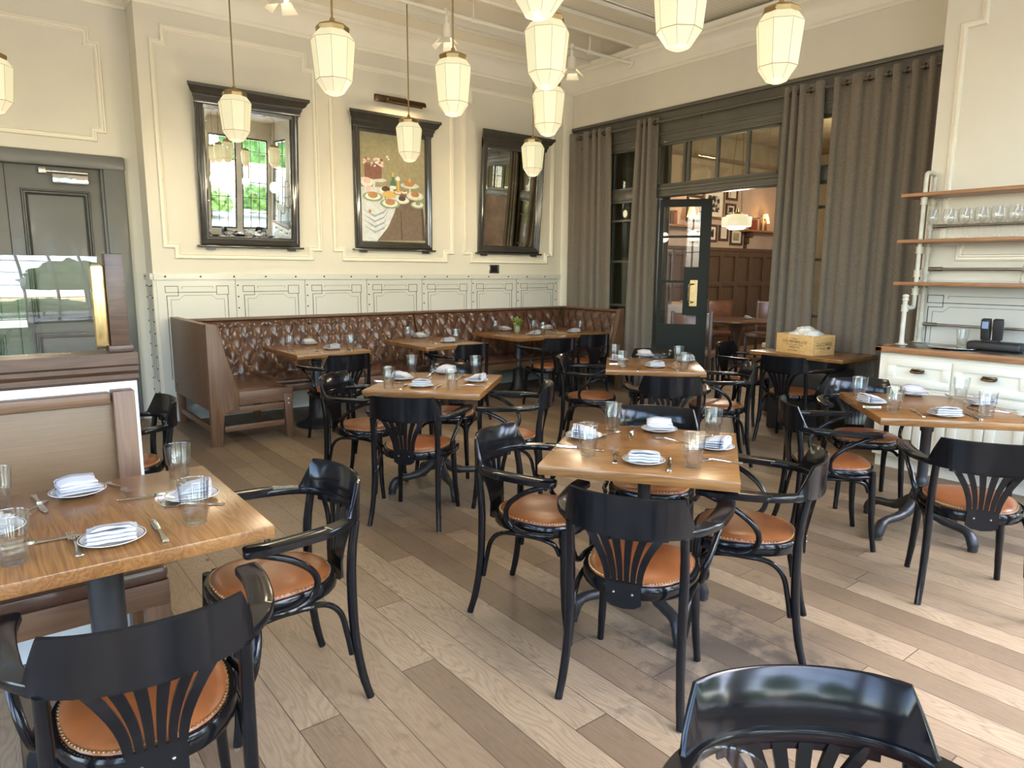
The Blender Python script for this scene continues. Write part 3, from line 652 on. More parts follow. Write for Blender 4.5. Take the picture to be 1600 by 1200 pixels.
        bm = NB(); tube(bm, cr([(.145, .270*s, .656), (.10, .272*s, .640), (.03, .268*s, .607), (-.035, .256*s, .555), (-.062, .242*s, .500), (-.045, .230*s, .448), (.005, .228*s, .424), (.07, .230*s, .421), (.145, .214*s, .424)], 5), .0115, 9); obj('arm_support', bm, 'chair_black', t)
        bm = NB(); tube(bm, cr([(.158, .178*s, .330), (.135, .186*s, .375), (.08, .196*s, .396), (0, .200*s, .400), (-.10, .198*s, .392), (-.155, .196*s, .345), (-.178, .195*s, .26), (-.192, .197*s, .18)], 5), .0105, 9); obj('brace', bm, 'chair_black', t)
    bm = NB(); tube(bm, cr([(.160, -.163, .36), (.140, -.12, .390), (.128, 0, .398), (.140, .12, .390), (.160, .163, .36)], 5), .0095, 8); obj('brace', bm, 'chair_black', t)
    return t
chair = make_chair()
CH = [  # x, y, facing (deg), label
 (1.84, 1.585, 28, 'black armchair, back to the camera, at the near side of the centre foreground table'),
 (1.93, 2.235, -64, 'black bentwood armchair on the left side of the centre foreground table'),
 (2.475, 1.56, 119, 'black bentwood armchair on the right side of the centre foreground table'),
 (2.64, 2.215, 217, 'black bentwood armchair tucked under the far side of the centre foreground table'),
 (2.08, 3.585, 40, 'black armchair at the near side of the four-seat table left of the middle'),
 (2.08, 4.265, -52, 'black armchair on the left side of the four-seat table left of the middle'),
 (2.695, 3.475, 138, 'black armchair on the right side of the four-seat table left of the middle'),
 (2.765, 4.295, 222, 'black armchair tucked under the far side of the four-seat table left of the middle'),
 (3.95, 3.20, 45, 'black armchair with its back to the camera at the table before the glazed door'),
 (4.115, 4.16, -52, 'black bentwood armchair on the left side of the table before the glazed door'),
 (4.66, 3.27, 134, 'black bentwood armchair on the right side of the table before the glazed door'),
 (4.83, 4.06, 224, 'black bentwood armchair on the far side of the table before the glazed door'),
 (3.62, 1.12, 30, 'black armchair on the camera side of the table beside the sideboard, at the right edge'),
 (3.765, 1.87, -49, 'black bentwood armchair on the left side of the table beside the sideboard'),
 (4.55, 2.05, 221, 'black bentwood armchair tucked under the far side of the table beside the sideboard'),
 (4.66, 1.00, 135, 'black armchair on the right side of the table beside the sideboard, mostly cut off'),
 (2.51, 5.70, 92, 'black bentwood armchair at the leftmost small table along the banquette'),
 (3.85, 5.785, 94, 'black bentwood armchair at the middle small table along the banquette'),
 (5.02, 5.75, 80, 'left one of the two armchairs at the double table with the vase'),
 (5.67, 5.86, 78, 'right one of the two armchairs at the double table with the vase'),
 (5.72, 3.24, 8, 'black bentwood armchair in front of the table that carries the wine crate'),
 (6.12, 3.98, -82, 'black bentwood armchair at the far left end of the wine crate table'),
 (.57, 4.17, 180, 'black bentwood armchair seen behind the low partition, left of the banquette end panel'),
 (.255, 1.765, 84, 'large black armchair in the lower left corner with its back to the camera'),
 (.745, 2.285, 180, 'black bentwood armchair at the right end of the left foreground table'),
 (.945, .375, 231, 'black armchair cut off by the bottom edge of the picture, facing the camera'),
]
for x, y, a, lab in CH: place(chair, (x, y, 0), R(a), lab, 'black bentwood armchairs with tan leather seats')

# ------------------------------------------------------------------ tables
def make_table(w, d, base, mat='oak_table', top=.75, th_=.040, col=.028, feet_rot=35):
    """w along local y, d along local x"""
    t = thing('dining_table', '', 'table')
    bm = NB(); box(bm, -d/2, -w/2, top-th_, d/2, w/2, top, .004); obj('tabletop', bm, mat, t)
    bm = NB()
    if base == 'claw':
        lathe(bm, [(0, .15), (.03, .15), (.05, .165), (.056, .20), (.05, .25), (.034, .285), (col+.008, .30), (col+.008, .315), (col+.002, .325), (col, .34), (col, .60), (col+.008, .61), (col+.008, .635), (col, .64), (col, .66), (col+.006, .70), (.05, top-th_)], 18)
    elif base == 'bell':
        lathe(bm, [(0, .0), (.215, 0), (.22, .012), (.20, .035), (.13, .055), (.085, .10), (.065, .19), (.058, .30), (.062, .33), (.05, .345), (.042, .36), (.042, .60), (.052, .61), (.052, .63), (.042, .64), (.042, top-th_)], 24)
    elif base == 'post':
        lathe(bm, [(.05, .06), (.05, top-th_-.0)], 20)
    if base == 'drum': box(bm, -.23, -.30, 0, .25, .30, .60, .02); box(bm, -.19, -.25, .6, .19, .25, top-th_, .01)
    obj('column', bm, 'iron_black', t)
    if base == 'claw':
        for k in range(4):
            a = R(feet_rot+90*k); c, s = math.cos(a), math.sin(a)
            pts = [(r*c, r*s, z) for r, z in ((.02, .205), (.07, .165), (.13, .125), (.20, .110), (.265, .105), (.305, .085), (.325, .045), (.33, .004))]
            bm = NB(); tube(bm, cr(pts, 4), [.036, .034, .028, .024, .024, .028, .030, .026], 10); obj('foot', bm, 'iron_black', t)
    elif base == 'post':
        bm = NB(); lathe(bm, [(0, 0), (.25, 0), (.25, .012), (.06, .06), (0, .06)], 28); obj('base', bm, 'iron_black', t)
    else:
        bm = NB(); box(bm, -.15, -.15, top-th_-.012, .15, .15, top-th_-.0); obj('mounting_plate', bm, 'iron_black', t)
    return t
tc = make_table(.76, .81, 'claw')
GT = 'square oak tables on black pedestals'
for x, y, a, lab in ((2.247, 1.925, 35.5, 'square oak table on a black claw-foot pedestal in the centre foreground'),
                     (2.462, 3.965, 43, 'square oak table left of the middle, between the centre foreground table and the banquette'),
                     (4.385, 3.715, 43.5, 'square oak table standing before the open glazed door'),
                     (4.278, 1.58, 41, 'square oak table beside the cream sideboard at the right edge')):
    place(tc, (x, y, 0), R(a), lab, GT)
tb = make_table(.72, .90, 'bell')
for x, y, a, lab in ((2.60, 6.38, 90, 'small oak table at the left part of the banquette, nearest the wooden end panel'), (3.87, 6.30, 90, 'small oak table at the middle of the banquette, without flowers'),
                     (5.19, 6.50, 90, 'left half of the double banquette table, with the flower vase on it'), (5.915, 6.50, 90, 'right half of the double banquette table, next to the banquette corner')):
    place(tb, (x, y, 0), R(a), lab, 'oak tables along the banquette')
td = make_table(.92, .66, 'drum', th_=.035)
place(td, (6.28, 3.38, 0), 0, 'oak table on a boxy black base by the curtains, carrying the wine crate')
tl = make_table(.80, .80, 'post')
place(tl, (.255, 2.37, 0), 0, 'large oak table in the left foreground, set in front of the booth bench')
tn = make_table(.70, .70, 'post'); 
nx_, ny_ = math.cos(R(52.4)), math.sin(R(52.4))
place(tn, (.83-.38*nx_-.08*ny_, .485-.38*ny_+.08*nx_, 0), R(52.4), 'table just below the picture that carries the tumbler at the bottom edge')

# ------------------------------------------------------------------ tableware
def make_plate():
    bm = NB(); lathe(bm, [(0, 0), (.045, 0), (.050, .003), (.070, .010), (.0835, .0150), (.0845, .0160), (.0835, .0172), (.0815, .0168), (.0785, .0160), (.068, .0130), (.050, .0065), (0, .0055)], 32, fmi=[0]*6+[0, 1, 0, 0, 0])
    return tag(obj('plate', bm, ['porcelain', 'porcelain_line']), '', 'plate')
def napkin_mat():
    g = NT('napkin_stripe'); g.set((.43, .43, .445), .9)
    sp = g.n('SeparateXYZ'); g.l(g.coords(), sp.inputs[0]); y = sp.outputs[1]
    def band(c, w): return g.math('LESS_THAN', g.math('ABSOLUTE', g.math('SUBTRACT', y, c)), w)
    m = g.math('MAXIMUM', band(.036, .0030), g.math('MAXIMUM', band(.0445, .0014), band(.028, .0012)))
    g.l(g.mix(g.math('MULTIPLY', m, .85), (.43, .43, .445), (.035, .04, .07)), g.b.inputs['Base Color'])
    nz = g.n('TexNoise', i_Scale=260.0); g.l(g.coords(), nz.inputs[0]); g.bump(nz.outputs[0], .15, .001); MAT['napkin_stripe'] = g.m
napkin_mat()
def make_napkin(seed, lean=0, roll=False):
    rnd = random.Random(seed); bm = NB()
    def layer(z, th, x0, x1, y0, y1, bulge=0, tilt=0):
        nx, ny = 10, 8; top, bot = [], []
        for j in range(ny+1):
            rt_, rb_ = [], []
            for i in range(nx+1):
                u, v = i/nx, j/ny; x = x0+(x1-x0)*u; y = y0+(y1-y0)*v
                e = max(0, 1-((2*u-1)**6))**.5*max(0, 1-((2*v-1)**6))**.5
                wob = .0016*math.sin(9*u+seed+z*300)+.0014*math.sin(7*v+seed*2)
                zz = z+tilt*(v-.5)+bulge*math.sin(PI*u)*v
                rt_.append(bm.verts.new((x+wob, y+wob, zz+th*.5+th*.5*e+wob*.6))); rb_.append(bm.verts.new((x+wob, y+wob, zz+th*.5-th*.5*e)))
            top.append(rt_); bot.append(rb_)
        for j in range(ny):
            for i in range(nx):
                for g, fl in ((top, 0), (bot, 1)):
                    q = [g[j][i], g[j][i+1], g[j+1][i+1], g[j+1][i]]; f = bm.faces.new(q[::-1] if fl else q); f.smooth = True
        for i in range(nx):
            for j in (0, ny): bm.faces.new((top[j][i], top[j][i+1], bot[j][i+1], bot[j][i])).smooth = True
        for j in range(ny):
            for i in (0, nx): bm.faces.new((top[j][i], top[j+1][i], bot[j+1][i], bot[j][i])).smooth = True
    layer(.0, .009, -.050, .052, -.050, .050, 0, 0)
    layer(.0085, .009, -.047, .050, -.046, .052, .001, .001)
    layer(.0165, .008, -.049, .047, -.036, .050, .004, .005)
    layer(.0235, .010, -.044, .043, -.022, .048, .006, .009)
    for s in range(3):      # soft rolled fold along one edge
        y = .050; pts = [(-.047+.094*k/10, y-.004+.002*math.sin(k+s+seed), .006+s*.010+.001*math.sin(k*1.3)) for k in range(11)]; tube(bm, pts, .0048, 8)
    for v in bm.verts: v.co.x *= 1.24; v.co.y *= 1.10; v.co.z *= 1.12
    return tag(obj('napkin', bm, 'napkin_stripe', sharp=70), '', 'napkin')
def make_glass():
    t = NB(); seg = 40; H = .135
    prof_o = [(.0, 0), (.028, 0), (.0325, .003), (.0335, .010), (.0350, .062), (.0385, .066), (.0395, .072), (.0440, .130), (.0442, .1335), (.0435, .135)]
    prof_i = [(.0425, .1335), (.0420, .130), (.0372, .074), (.0330, .060), (.0300, .020), (.0260, .0135), (0, .0120)]
    rings = []
    for pi_, (r, z) in enumerate(prof_o+prof_i):
        if r == 0: rings.append([t.verts.new((0, 0, z))]); continue
        ring = []
        for k in range(seg):
            a = 2*PI*k/seg; rr = r
            if pi_ < len(prof_o) and .002 < z < .066:
                ph = (a*10/(2*PI)) % 1; rr = r*(math.cos(PI/10)/math.cos((ph-.5)*2*PI/10))*(1.0 if z < .06 else 1.02)
            ring.append(t.verts.new((rr*math.cos(a), rr*math.sin(a), z)))
        rings.append(ring)
    for a, b in zip(rings, rings[1:]):
        for k in range(seg):
            k2 = (k+1) % seg
            q = (a[0], b[k2], b[k]) if len(a) == 1 else (a[k], a[k2], b[0]) if len(b) == 1 else (a[k], a[k2], b[k2], b[k]); t.faces.new(q).smooth = True
    for f in t.faces: f.material_index = 1 if f.calc_center_median().z < .05 else 0
    return tag(obj('tumbler', t, ['tumbler_glass', 'tumbler_base'], sharp=28), '', 'glass')
def flat_piece(bm, secs, th_):
    """secs: (x, half width, z) stations of a flat bar along x"""
    rows = [[bm.verts.new(p) for p in ((x, -w, z), (x, w, z), (x, w*.8, z+th_), (x, -w*.8, z+th_))] for x, w, z in secs]
    for a, b in zip(rows, rows[1:]):
        for k in range(4): bm.faces.new((a[k], a[(k+1) % 4], b[(k+1) % 4], b[k])).smooth = True
    bm.faces.new(rows[0][::-1]); bm.faces.new(rows[-1])
def make_fork():
    bm = NB(); flat_piece(bm, [(-.095, .004, .001), (-.092, .0095, .001), (-.082, .0110, .001), (-.068, .0075, .001), (-.045, .0042, .002), (-.01, .0032, .006), (.025, .0034, .009), (.034, .0065, .008), (.040, .0115, .006), (.048, .0125, .004)], .0024)
    for k in range(4):
        y = -.0098+.0065*k; rows = []
        for x, z in ((.046, .0045), (.06, .0025), (.075, .003), (.088, .006), (.095, .009)):
            w = .0019 if x < .09 else .0011; rows.append([bm.verts.new(p) for p in ((x, y-w, z), (x, y+w, z), (x, y+w, z+.0018), (x, y-w, z+.0018))])
        for a, b in zip(rows, rows[1:]):
            for q in range(4): bm.faces.new((a[q], a[(q+1) % 4], b[(q+1) % 4], b[q]))
        bm.faces.new(rows[0][::-1]); bm.faces.new(rows[-1])
    return tag(obj('fork', bm, 'steel'), '', 'fork')
def make_knife():
    bm = NB(); flat_piece(bm, [(-.105, .004, .002), (-.102, .0095, .001), (-.09, .0108, .0), (-.07, .0075, .0), (-.045, .0062, .0), (-.02, .0052, .001), (-.010, .0058, .001), (-.004, .0085, .001)], .008)
    flat_piece(bm, [(-.006, .0075, .003), (.02, .0090, .003), (.06, .0102, .003), (.085, .0095, .003), (.098, .0060, .003), (.105, .0018, .003)], .0015)
    return tag(obj('knife', bm, 'steel'), '', 'knife')
plate, glass, fork, knife = make_plate(), make_glass(), make_fork(), make_knife()
naps = [make_napkin(s) for s in (1, 4)]
S = {
 'lt': {
  'plates': [(0.254, 2.118, 'nearest the camera'), (0.230, 2.648, 'on the bench side'), (0.523, 2.379, 'at the right-hand end'), (-0.010, 2.396, 'at the left-hand end')],
  'glasses': [(0.535, 2.599, 'at the far right corner'), (0.472, 2.128, 'beside the right-hand plate'), (0.029, 2.107, 'at the near left'), (0.014, 2.613, 'at the far left edge of the picture')],
  'forks': [(0.168, 2.148, 1.58, 'left of the nearest plate'), (0.350, 2.643, -1.34, 'beyond the bench-side plate'), (0.508, 2.298, 2.64, 'in front of the right-hand plate'), (0.098, 2.541, -2.00, 'beside the left-hand plate')],
  'knives': [(0.372, 2.124, 1.54, 'right of the nearest plate'), (0.119, 2.599, -1.48, 'left of the bench-side plate'), (0.425, 2.477, 3.00, 'behind the right-hand plate'), (0.087, 2.226, -0.07, 'behind the near left tumbler')],
 },
 'C': {
  'plates': [(2.056, 1.769, 'nearest the camera'), (2.157, 2.216, 'on the left side'), (2.537, 2.095, 'on the far side'), (2.472, 1.737, 'on the right side')],
  'glasses': [(1.953, 1.978, 'left of the nearest plate'), (2.367, 2.237, 'at the far left corner'), (2.162, 1.610, 'at the near right corner'), (2.644, 1.871, 'at the far right corner')],
  'forks': [(2.025, 1.893, 0.73, 'left of the nearest plate'), (2.295, 2.186, -2.92, 'behind the left plate'), (2.308, 1.599, 2.23, 'in front of the right plate'), (2.429, 1.939, 1.82, 'between the far and right plates')],
  'knives': [(2.114, 1.688, 0.68, 'right of the nearest plate'), (2.006, 2.083, -1.09, 'in front of the left plate'), (2.401, 2.147, -2.45, 'left of the far plate'), (2.445, 1.756, 2.69, 'under the edge of the right plate')],
 },
 'L': {
  'plates': [(2.318, 4.192, 'on the left side'), (2.274, 3.859, 'nearest the camera'), (2.732, 4.272, 'on the far side'), (2.687, 3.824, 'on the right side')],
  'glasses': [(2.092, 3.959, 'at the near left corner'), (2.521, 4.403, 'at the far left'), (2.370, 3.638, 'right of the nearest plate'), (2.881, 4.107, 'at the far right corner')],
  'forks': [(2.171, 3.909, 0.84, 'left of the nearest plate'), (2.554, 3.689, 2.52, 'in front of the right plate'), (2.700, 4.029, 0.64, 'between the far and right plates')],
  'knives': [(2.343, 3.771, 0.81, 'right of the nearest plate'), (2.186, 4.149, -0.98, 'in front of the left plate'), (2.580, 4.252, -2.32, 'left of the far plate')],
 },
 'T': {
  'plates': [(4.303, 4.025, 'on the left side'), (4.252, 3.576, 'nearest the camera'), (4.735, 4.105, 'on the far side'), (4.760, 3.679, 'on the right side')],
  'glasses': [(4.308, 4.074, 'at the far left corner'), (4.003, 3.708, 'left of the nearest plate'), (4.659, 3.673, 'at the far right corner'), (4.323, 3.349, 'right of the nearest plate')],
  'forks': [(4.034, 3.556, 0.64, 'left of the nearest plate'), (4.575, 4.136, -2.30, 'left of the far plate')],
  'knives': [(4.152, 3.845, -0.86, 'in front of the left plate'), (4.284, 3.422, 1.03, 'right of the nearest plate'), (4.561, 3.548, -1.73, 'in front of the right plate')],
 },
 'w1': {
  'plates': [(2.682, 6.738, 'on the bench side'), (2.688, 6.205, 'nearest the camera')],
  'glasses': [(2.363, 6.430, 'at its left'), (2.832, 6.106, 'at its right')],
  'forks': [(2.509, 6.104, 1.58, 'left of the nearest plate')],
  'knives': [(2.797, 6.098, 1.60, 'right of the nearest plate')],
 },
 'w2': {
  'plates': [(3.970, 6.728, 'on the bench side'), (3.953, 6.140, 'nearest the camera')],
  'glasses': [(3.743, 6.616, 'at its left'), (4.063, 6.147, 'at its right')],
  'forks': [(3.778, 6.146, 1.31, 'left of the nearest plate')],
  'knives': [(4.049, 6.077, -2.63, 'right of the nearest plate')],
 },
 'w3': {
  'plates': [(5.333, 6.938, 'at its left'), (5.265, 6.287, 'nearest the camera'), (5.898, 6.798, 'on the bench side')],
  'glasses': [(5.114, 6.860, 'at its left edge'), (5.565, 6.671, 'on the bench side'), (5.431, 6.329, 'right of the nearest plate')],
  'forks': [(5.250, 6.405, -2.38, 'left of the nearest plate')],
  'knives': [],
 },
 'w4': {
  'plates': [(5.865, 6.251, 'at its middle')],
  'glasses': [(6.027, 6.308, 'at its right')],
  'forks': [(5.761, 6.434, 0.97, 'at its left')],
  'knives': [],
 },
 'R': {
  'plates': [(4.097, 1.821, 'on the left side'), (4.043, 1.412, 'nearest the camera'), (4.598, 1.797, 'on the far side'), (4.554, 1.415, 'on the right side')],
  'glasses': [(3.943, 1.633, 'left of the nearest plate'), (4.182, 1.936, 'at the far left corner'), (4.665, 1.559, 'at the far right corner'), (4.204, 1.274, 'at the near right')],
  'forks': [(3.994, 1.528, 0.68, 'left of the nearest plate'), (4.761, 1.694, -2.14, 'right of the far plate'), (4.396, 1.280, 2.16, 'in front of the right plate')],
  'knives': [(4.149, 1.317, 0.68, 'right of the nearest plate'), (4.003, 1.723, -0.80, 'in front of the left plate'), (4.361, 1.375, 0.74, 'beside the right plate')],
 },
}
TN = {'lt': ('left foreground table', 0, (.255, 2.37)), 'C': ('centre foreground table', 35.5, (2.247, 1.925)), 'L': ('table left of the middle', 43, (2.462, 3.965)),
      'T': ('table before the glazed door', 43.5, (4.385, 3.715)), 'w1': ('leftmost banquette table', 90, (2.6, 6.38)), 'w2': ('middle banquette table', 90, (3.87, 6.3)),
      'w3': ('double banquette table with the vase', 90, (5.19, 6.5)), 'w4': ('right half of the double banquette table', 90, (5.915, 6.5)), 'R': ('table beside the sideboard', 41, (4.278, 1.58))}
ZT = .7503; rr = random.Random(3)
for key, d in S.items():
    name, ta, (cx, cy) = TN[key]; ga = dict(p='plates on the '+name, n='napkins on the '+name, g='tumblers on the '+name, f='forks on the '+name, k='knives on the '+name)
    for i, (x, y, w) in enumerate(d['plates']):
        place(plate, (x, y, ZT), 0, 'small white rimmed plate %s of the %s' % (w, name) if w[0] == 'o' or w[:2] == 'at' else 'small white rimmed plate %s on the %s' % (w, name), ga['p'])
        out = math.degrees(math.atan2(y-cy, x-cx)); side = ta+90*round((out-ta)/90)
        a = R(side-90+rr.uniform(-16, 16)); 
        place(naps[(i+len(key)) % 2], (x+rr.uniform(-.004, .004), y+rr.uniform(-.004, .004), ZT+.0130), a, 'folded white napkin on the plate %s, %s' % (w, name), ga['n'])
    for x, y, w in d['glasses']: place(glass, (x, y, ZT), rr.uniform(0, 6), 'clear faceted tumbler %s, %s' % (w, name), ga['g'])
    for x, y, a, w in d['forks']: place(fork, (x, y, ZT), a, 'steel dinner fork %s, %s' % (w, name), ga['f'])
    for x, y, a, w in d['knives']: place(knife, (x, y, ZT), a, 'steel table knife %s, %s' % (w, name), ga['k'])
place(glass, (.700, .437, ZT), .3, 'clear tumbler rim cut by the bottom edge of the picture, before the cut-off armchair')
# vase with greenery on the double banquette table
vt = thing('flower_vase', 'small olive vase of green and yellow leaves on the double banquette table', 'vase', (5.25, 6.60, ZT))
bm = NB(); lathe(bm, [(0, 0), (.030, 0), (.036, .01), (.038, .05), (.036, .085), (.033, .085), (.034, .05), (.03, .012), (0, .012)], 20); obj('vase', bm, 'vase_olive', vt)
bm = NB(); rv_ = random.Random(5)
for k in range(46):
    a = rv_.uniform(0, 2*PI); r = rv_.uniform(.01, .085); z = .085+rv_.uniform(.0, .10)*(1.1-r*7)+.01; c = Vector((r*math.cos(a), r*math.sin(a), z)); L_ = rv_.uniform(.02, .036)
    m = Matrix.Translation(c) @ Matrix.Rotation(a, 4, 'Z') @ Matrix.Rotation(rv_.uniform(-.9, .5), 4, 'Y') @ Matrix.Rotation(rv_.uniform(-.7, .7), 4, 'X')
    vs = [bm.verts.new(m @ Vector(p)) for p in ((-L_, 0, 0), (-L_*.3, L_*.42, .003), (L_*.5, L_*.36, .002), (L_, 0, -.004), (L_*.5, -L_*.36, .002), (-L_*.3, -L_*.42, .003))]
    f = bm.faces.new(vs); f.material_index = 0 if rv_.random() < .6 else 1
    if k % 3 == 0: tube(bm, [(r*.15*math.cos(a), r*.15*math.sin(a), .03), tuple(c)], .0015, 4)
obj('foliage', bm, ['leaf_green', 'leaf_yellow'], vt, recalc=False)
# ------------------------------------------------------------------ leather banquette
bq = thing('banquette', 'long U-shaped banquette of tufted brown leather with oak end panels along the north wall', 'banquette', (0, 0, 0))
def tufted(name, P0, u, length, zb, zt, nrm, back=.20, depth=.027, px=.155, pz=.125):
    """tufted back cushion: bottom front line starts at P0, leans back by `back`"""
    P0, u, nrm = Vector(P0), Vector(u).normalized(), Vector(nrm); nu = max(20, int(length/.0155)); nv = 36; g = []
    bm = NB(); H = zt-zb
    for j in range(nv+1):
        row = []
        for i in range(nu+1):
            s, z = length*i/nu, H*j/nv; a, b = s/px+z/pz*.5, s/px-z/pz*.5
            da, db = abs(math.sin(PI*a)), abs(math.sin(PI*b)); h = (da*db)**.55
            pin = max(0, 1-math.hypot(math.sin(PI*a), math.sin(PI*b))*2.6); h -= .55*pin
            e = min(1, s/.03, (length-s)/.03, z/.05, (H-z)/.05); fade = min(1, z/.14) if z < .14 else 1
            d = depth*(h*(.35+.65*fade)+(1-fade)*.65)+.006*math.sin(23*s+9*z); d = d*max(0, e)**.5
            row.append(bm.verts.new(P0+u*s+Vector((0, 0, zb+z))-nrm*(back*(z/H))+nrm*d))
        g.append(row)
    for a, b in zip(g, g[1:]):
        for i in range(nu): f = bm.faces.new((a[i], a[i+1], b[i+1], b[i])); f.smooth = True
    # close to a back plane
    bk = [[bm.verts.new(P0+u*s-nrm*(back+.012)+Vector((0, 0, z))) for s in (0, length)] for z in (zb, zt)]
    bm.faces.new([g[0][i] for i in range(nu+1)]+[bk[0][1], bk[0][0]]); bm.faces.new([g[-1][i] for i in range(nu, -1, -1)]+[bk[1][0], bk[1][1]])
    bm.faces.new([r[0] for r in g[::-1]]+[bk[0][0], bk[1][0]]); bm.faces.new([r[-1] for r in g]+[bk[1][1], bk[0][1]]); bm.faces.new((bk[0][0], bk[0][1], bk[1][1], bk[1][0]))
    # covered buttons at the crossings
    n0 = int(length/px)+2
    for m in range(-2, 2*n0+6):
        for n in range(-8, 2*n0+2):
            s = px*(m+n)/2; z = pz*(m-n)
            if .04 < s < length-.04 and .06 < z < H-.04: sph(bm, P0+u*s+Vector((0, 0, zb+z))-nrm*(back*z/H-.004), .011, u=8, v=5)
    return obj(name, bm, 'leather_brown', bq, sharp=70)
YF = 7.02      # foot line of the back cushions
for x0, x1 in ((1.62, 1.78), (1.79, 4.16), (4.17, 5.88), (5.89, 6.50)):
    if x1-x0 > .3: tufted('back_cushion', (x0, YF, 0), (1, 0, 0), x1-x0, .43, .985, (0, -1, 0))
tufted('back_cushion', (1.76, 7.10, 0), (0, -1, 0), .98, .43, 1.0, (1, 0, 0), back=.13)
tufted('back_cushion', (6.43, 6.22, 0), (0, 1, 0), .98, .43, .985, (-1, 0, 0), back=.17)
def pad(name, x0, y0, x1, y1, z0=.405, z1=.462):
    bm = NB(); box(bm, x0, y0, z0, x1, y1, z1, .026, seg=4); return obj(name, bm, 'leather_brown', bq, sharp=70)
pad('seat_cushion', 1.74, 6.07, 2.21, 7.06); pad('seat_cushion', 2.215, 6.46, 4.15, 7.06); pad('seat_cushion', 4.16, 6.46, 6.06, 7.06); pad('seat_cushion', 6.065, 6.22, 6.50, 7.06)
bm = NB(); box(bm, 1.60, 7.205, .988, 6.63, 7.335, 1.012, .006); box(bm, 6.58, 6.20, .988, 6.655, 7.335, 1.012, .006); obj('cap_rail', bm, 'oak_bench_x', bq)
bm = NB(); box(bm, 1.53, 6.10, .30, 1.60, 7.34, 1.035, .004); ep = obj('end_panel', bm, 'oak_bench', bq)
bm = NB(); prism(bm, [(1.52, 0), (1.605, 0), (1.625, .27), (1.665, .30), (1.755, .305), (1.755, .47), (1.665, .78), (1.63, 1.0), (1.60, 1.04), (1.52, 1.045)], 6.04, 6.10, plane='xz', bev=.004); obj('end_post', bm, 'oak_bench', bq)
bm = NB(); prism(bm, [(6.66, 0), (6.58, 0), (6.56, .3), (6.42, .31), (6.42, .47), (6.53, .80), (6.575, 1.02), (6.66, 1.03)], 6.145, 6.205, plane='xz', bev=.004); obj('end_post', bm, 'oak_bench', bq)
bm = NB(); box(bm, 6.60, 6.2, .30, 6.655, 7.34, .99, .004); obj('end_panel', bm, 'oak_bench', bq)
bm = NB(); box(bm, 1.755, 6.045, .335, 2.235, 6.085, .455, .012); box(bm, 1.63, 6.05, .27, 2.15, 6.08, .325, .003); box(bm, 1.63, 6.055, .115, 2.15, 6.08, .165, .003); box(bm, 1.545, 6.1, .10, 1.575, 7.3, .15, .003); box(bm, 2.16, 6.1, .30, 2.20, 6.5, .40, .003)
obj('seat_rail', bm, 'oak_bench_x', bq)
bm = NB(); box(bm, 2.21, 6.475, .335, 6.44, 6.505, .41, .005); box(bm, 6.05, 6.25, .335, 6.08, 6.48, .41, .005); obj('seat_rail', bm, 'oak_bench_x', bq)
for x, y in ((2.185, 6.065), (1.56, 7.26), (2.185, 6.95), (2.75, 6.52), (3.75, 6.52), (4.75, 6.52), (5.75, 6.52), (6.08, 6.24)):
    bm = NB(); prism(bm, [(x-.038, .40), (x+.038, .40), (x+.038, .0), (x-.022, .0), (x-.03, .25)], y-.028, y+.028, plane='xz', bev=.003); lg = obj('leg', bm, 'oak_bench', bq)
    if y < 6.2 and x < 3:
        for z in (.355, .315):
            bm = NB(); sph(bm, (x, y-.028, z), .009, u=8, v=5); obj('peg', bm, 'porcelain', lg)
for z in (.215, .245, .16):
    pass
bm = NB(); box(bm, 1.62, 7.07, .33, 6.66, 7.33, .405); box(bm, 1.62, 6.1, .36, 1.74, 7.3, .405); obj('deck', bm, 'walnut_dark', bq)

# ------------------------------------------------------------------ framed mirrors and still life on the north wall
def wall_frame(kind, x0, x1, z0, z1, tilt, label, cat, slab):
    """local: x along wall, y out of the wall negative, origin at the bottom edge on the wall"""
    t = thing(kind, label, cat, (0, 0, 0)); w = x1-x0; h = z1-z0
    bm = NB(); fw_ = .085
    prof = [(0, 0), (0, -.030), (.012, -.045), (.028, -.050), (.038, -.042), (.050, -.046), (.062, -.034), (.072, -.034), (.085, -.018), (.085, 0)]
    # mitred frame: loop around the opening
    rings = []
    for cx, cz, dx, dz in ((0, 0, 1, 1), (w, 0, -1, 1), (w, h, -1, -1), (0, h, 1, -1)): rings.append([bm.verts.new((cx+dx*a, b, cz+dz*a)) for a, b in prof])
    for i in range(4):
        a, b = rings[i], rings[(i+1) % 4]
        for k in range(len(prof)-1): bm.faces.new((a[k], b[k], b[k+1], a[k+1]))
    fr = obj('frame', bm, 'frame_dark', t)
    bm = NB(); cp = [(0, h-.115), (-.030, h-.115), (-.034, h-.085), (-.052, h-.080), (-.055, h-.045), (-.066, h-.03), (-.072, h-.005), (-.098, h+.012), (-.118, h+.045), (-.135, h+.058), (-.135, h+.085), (0, h+.085)]
    rows = []
    for x, s in ((0, -1), (w, 1)): rows.append([bm.verts.new((x+s*max(0, -y-.035)*.85, y, z)) for y, z in cp])
    for k in range(len(cp)): bm.faces.new((rows[0][k], rows[1][k], rows[1][(k+1) % len(cp)], rows[0][(k+1) % len(cp)]))
    bm.faces.new(rows[0]); bm.faces.new(rows[1][::-1]); obj('cornice', bm, 'frame_dark', t)
    bm = NB(); box(bm, -.035, -.06, -.022, w+.035, 0, -.002, .004)
    for x in (.05, w-.13): box(bm, x, -.045, -.045, x+.08, 0, -.022)
    obj('sill', bm, 'frame_dark', t)
    slab(t, w, h, fw_)
    t.location = (x0, YB-.001-(.0), z0); t.rotation_euler = (tilt, 0, 0); return t
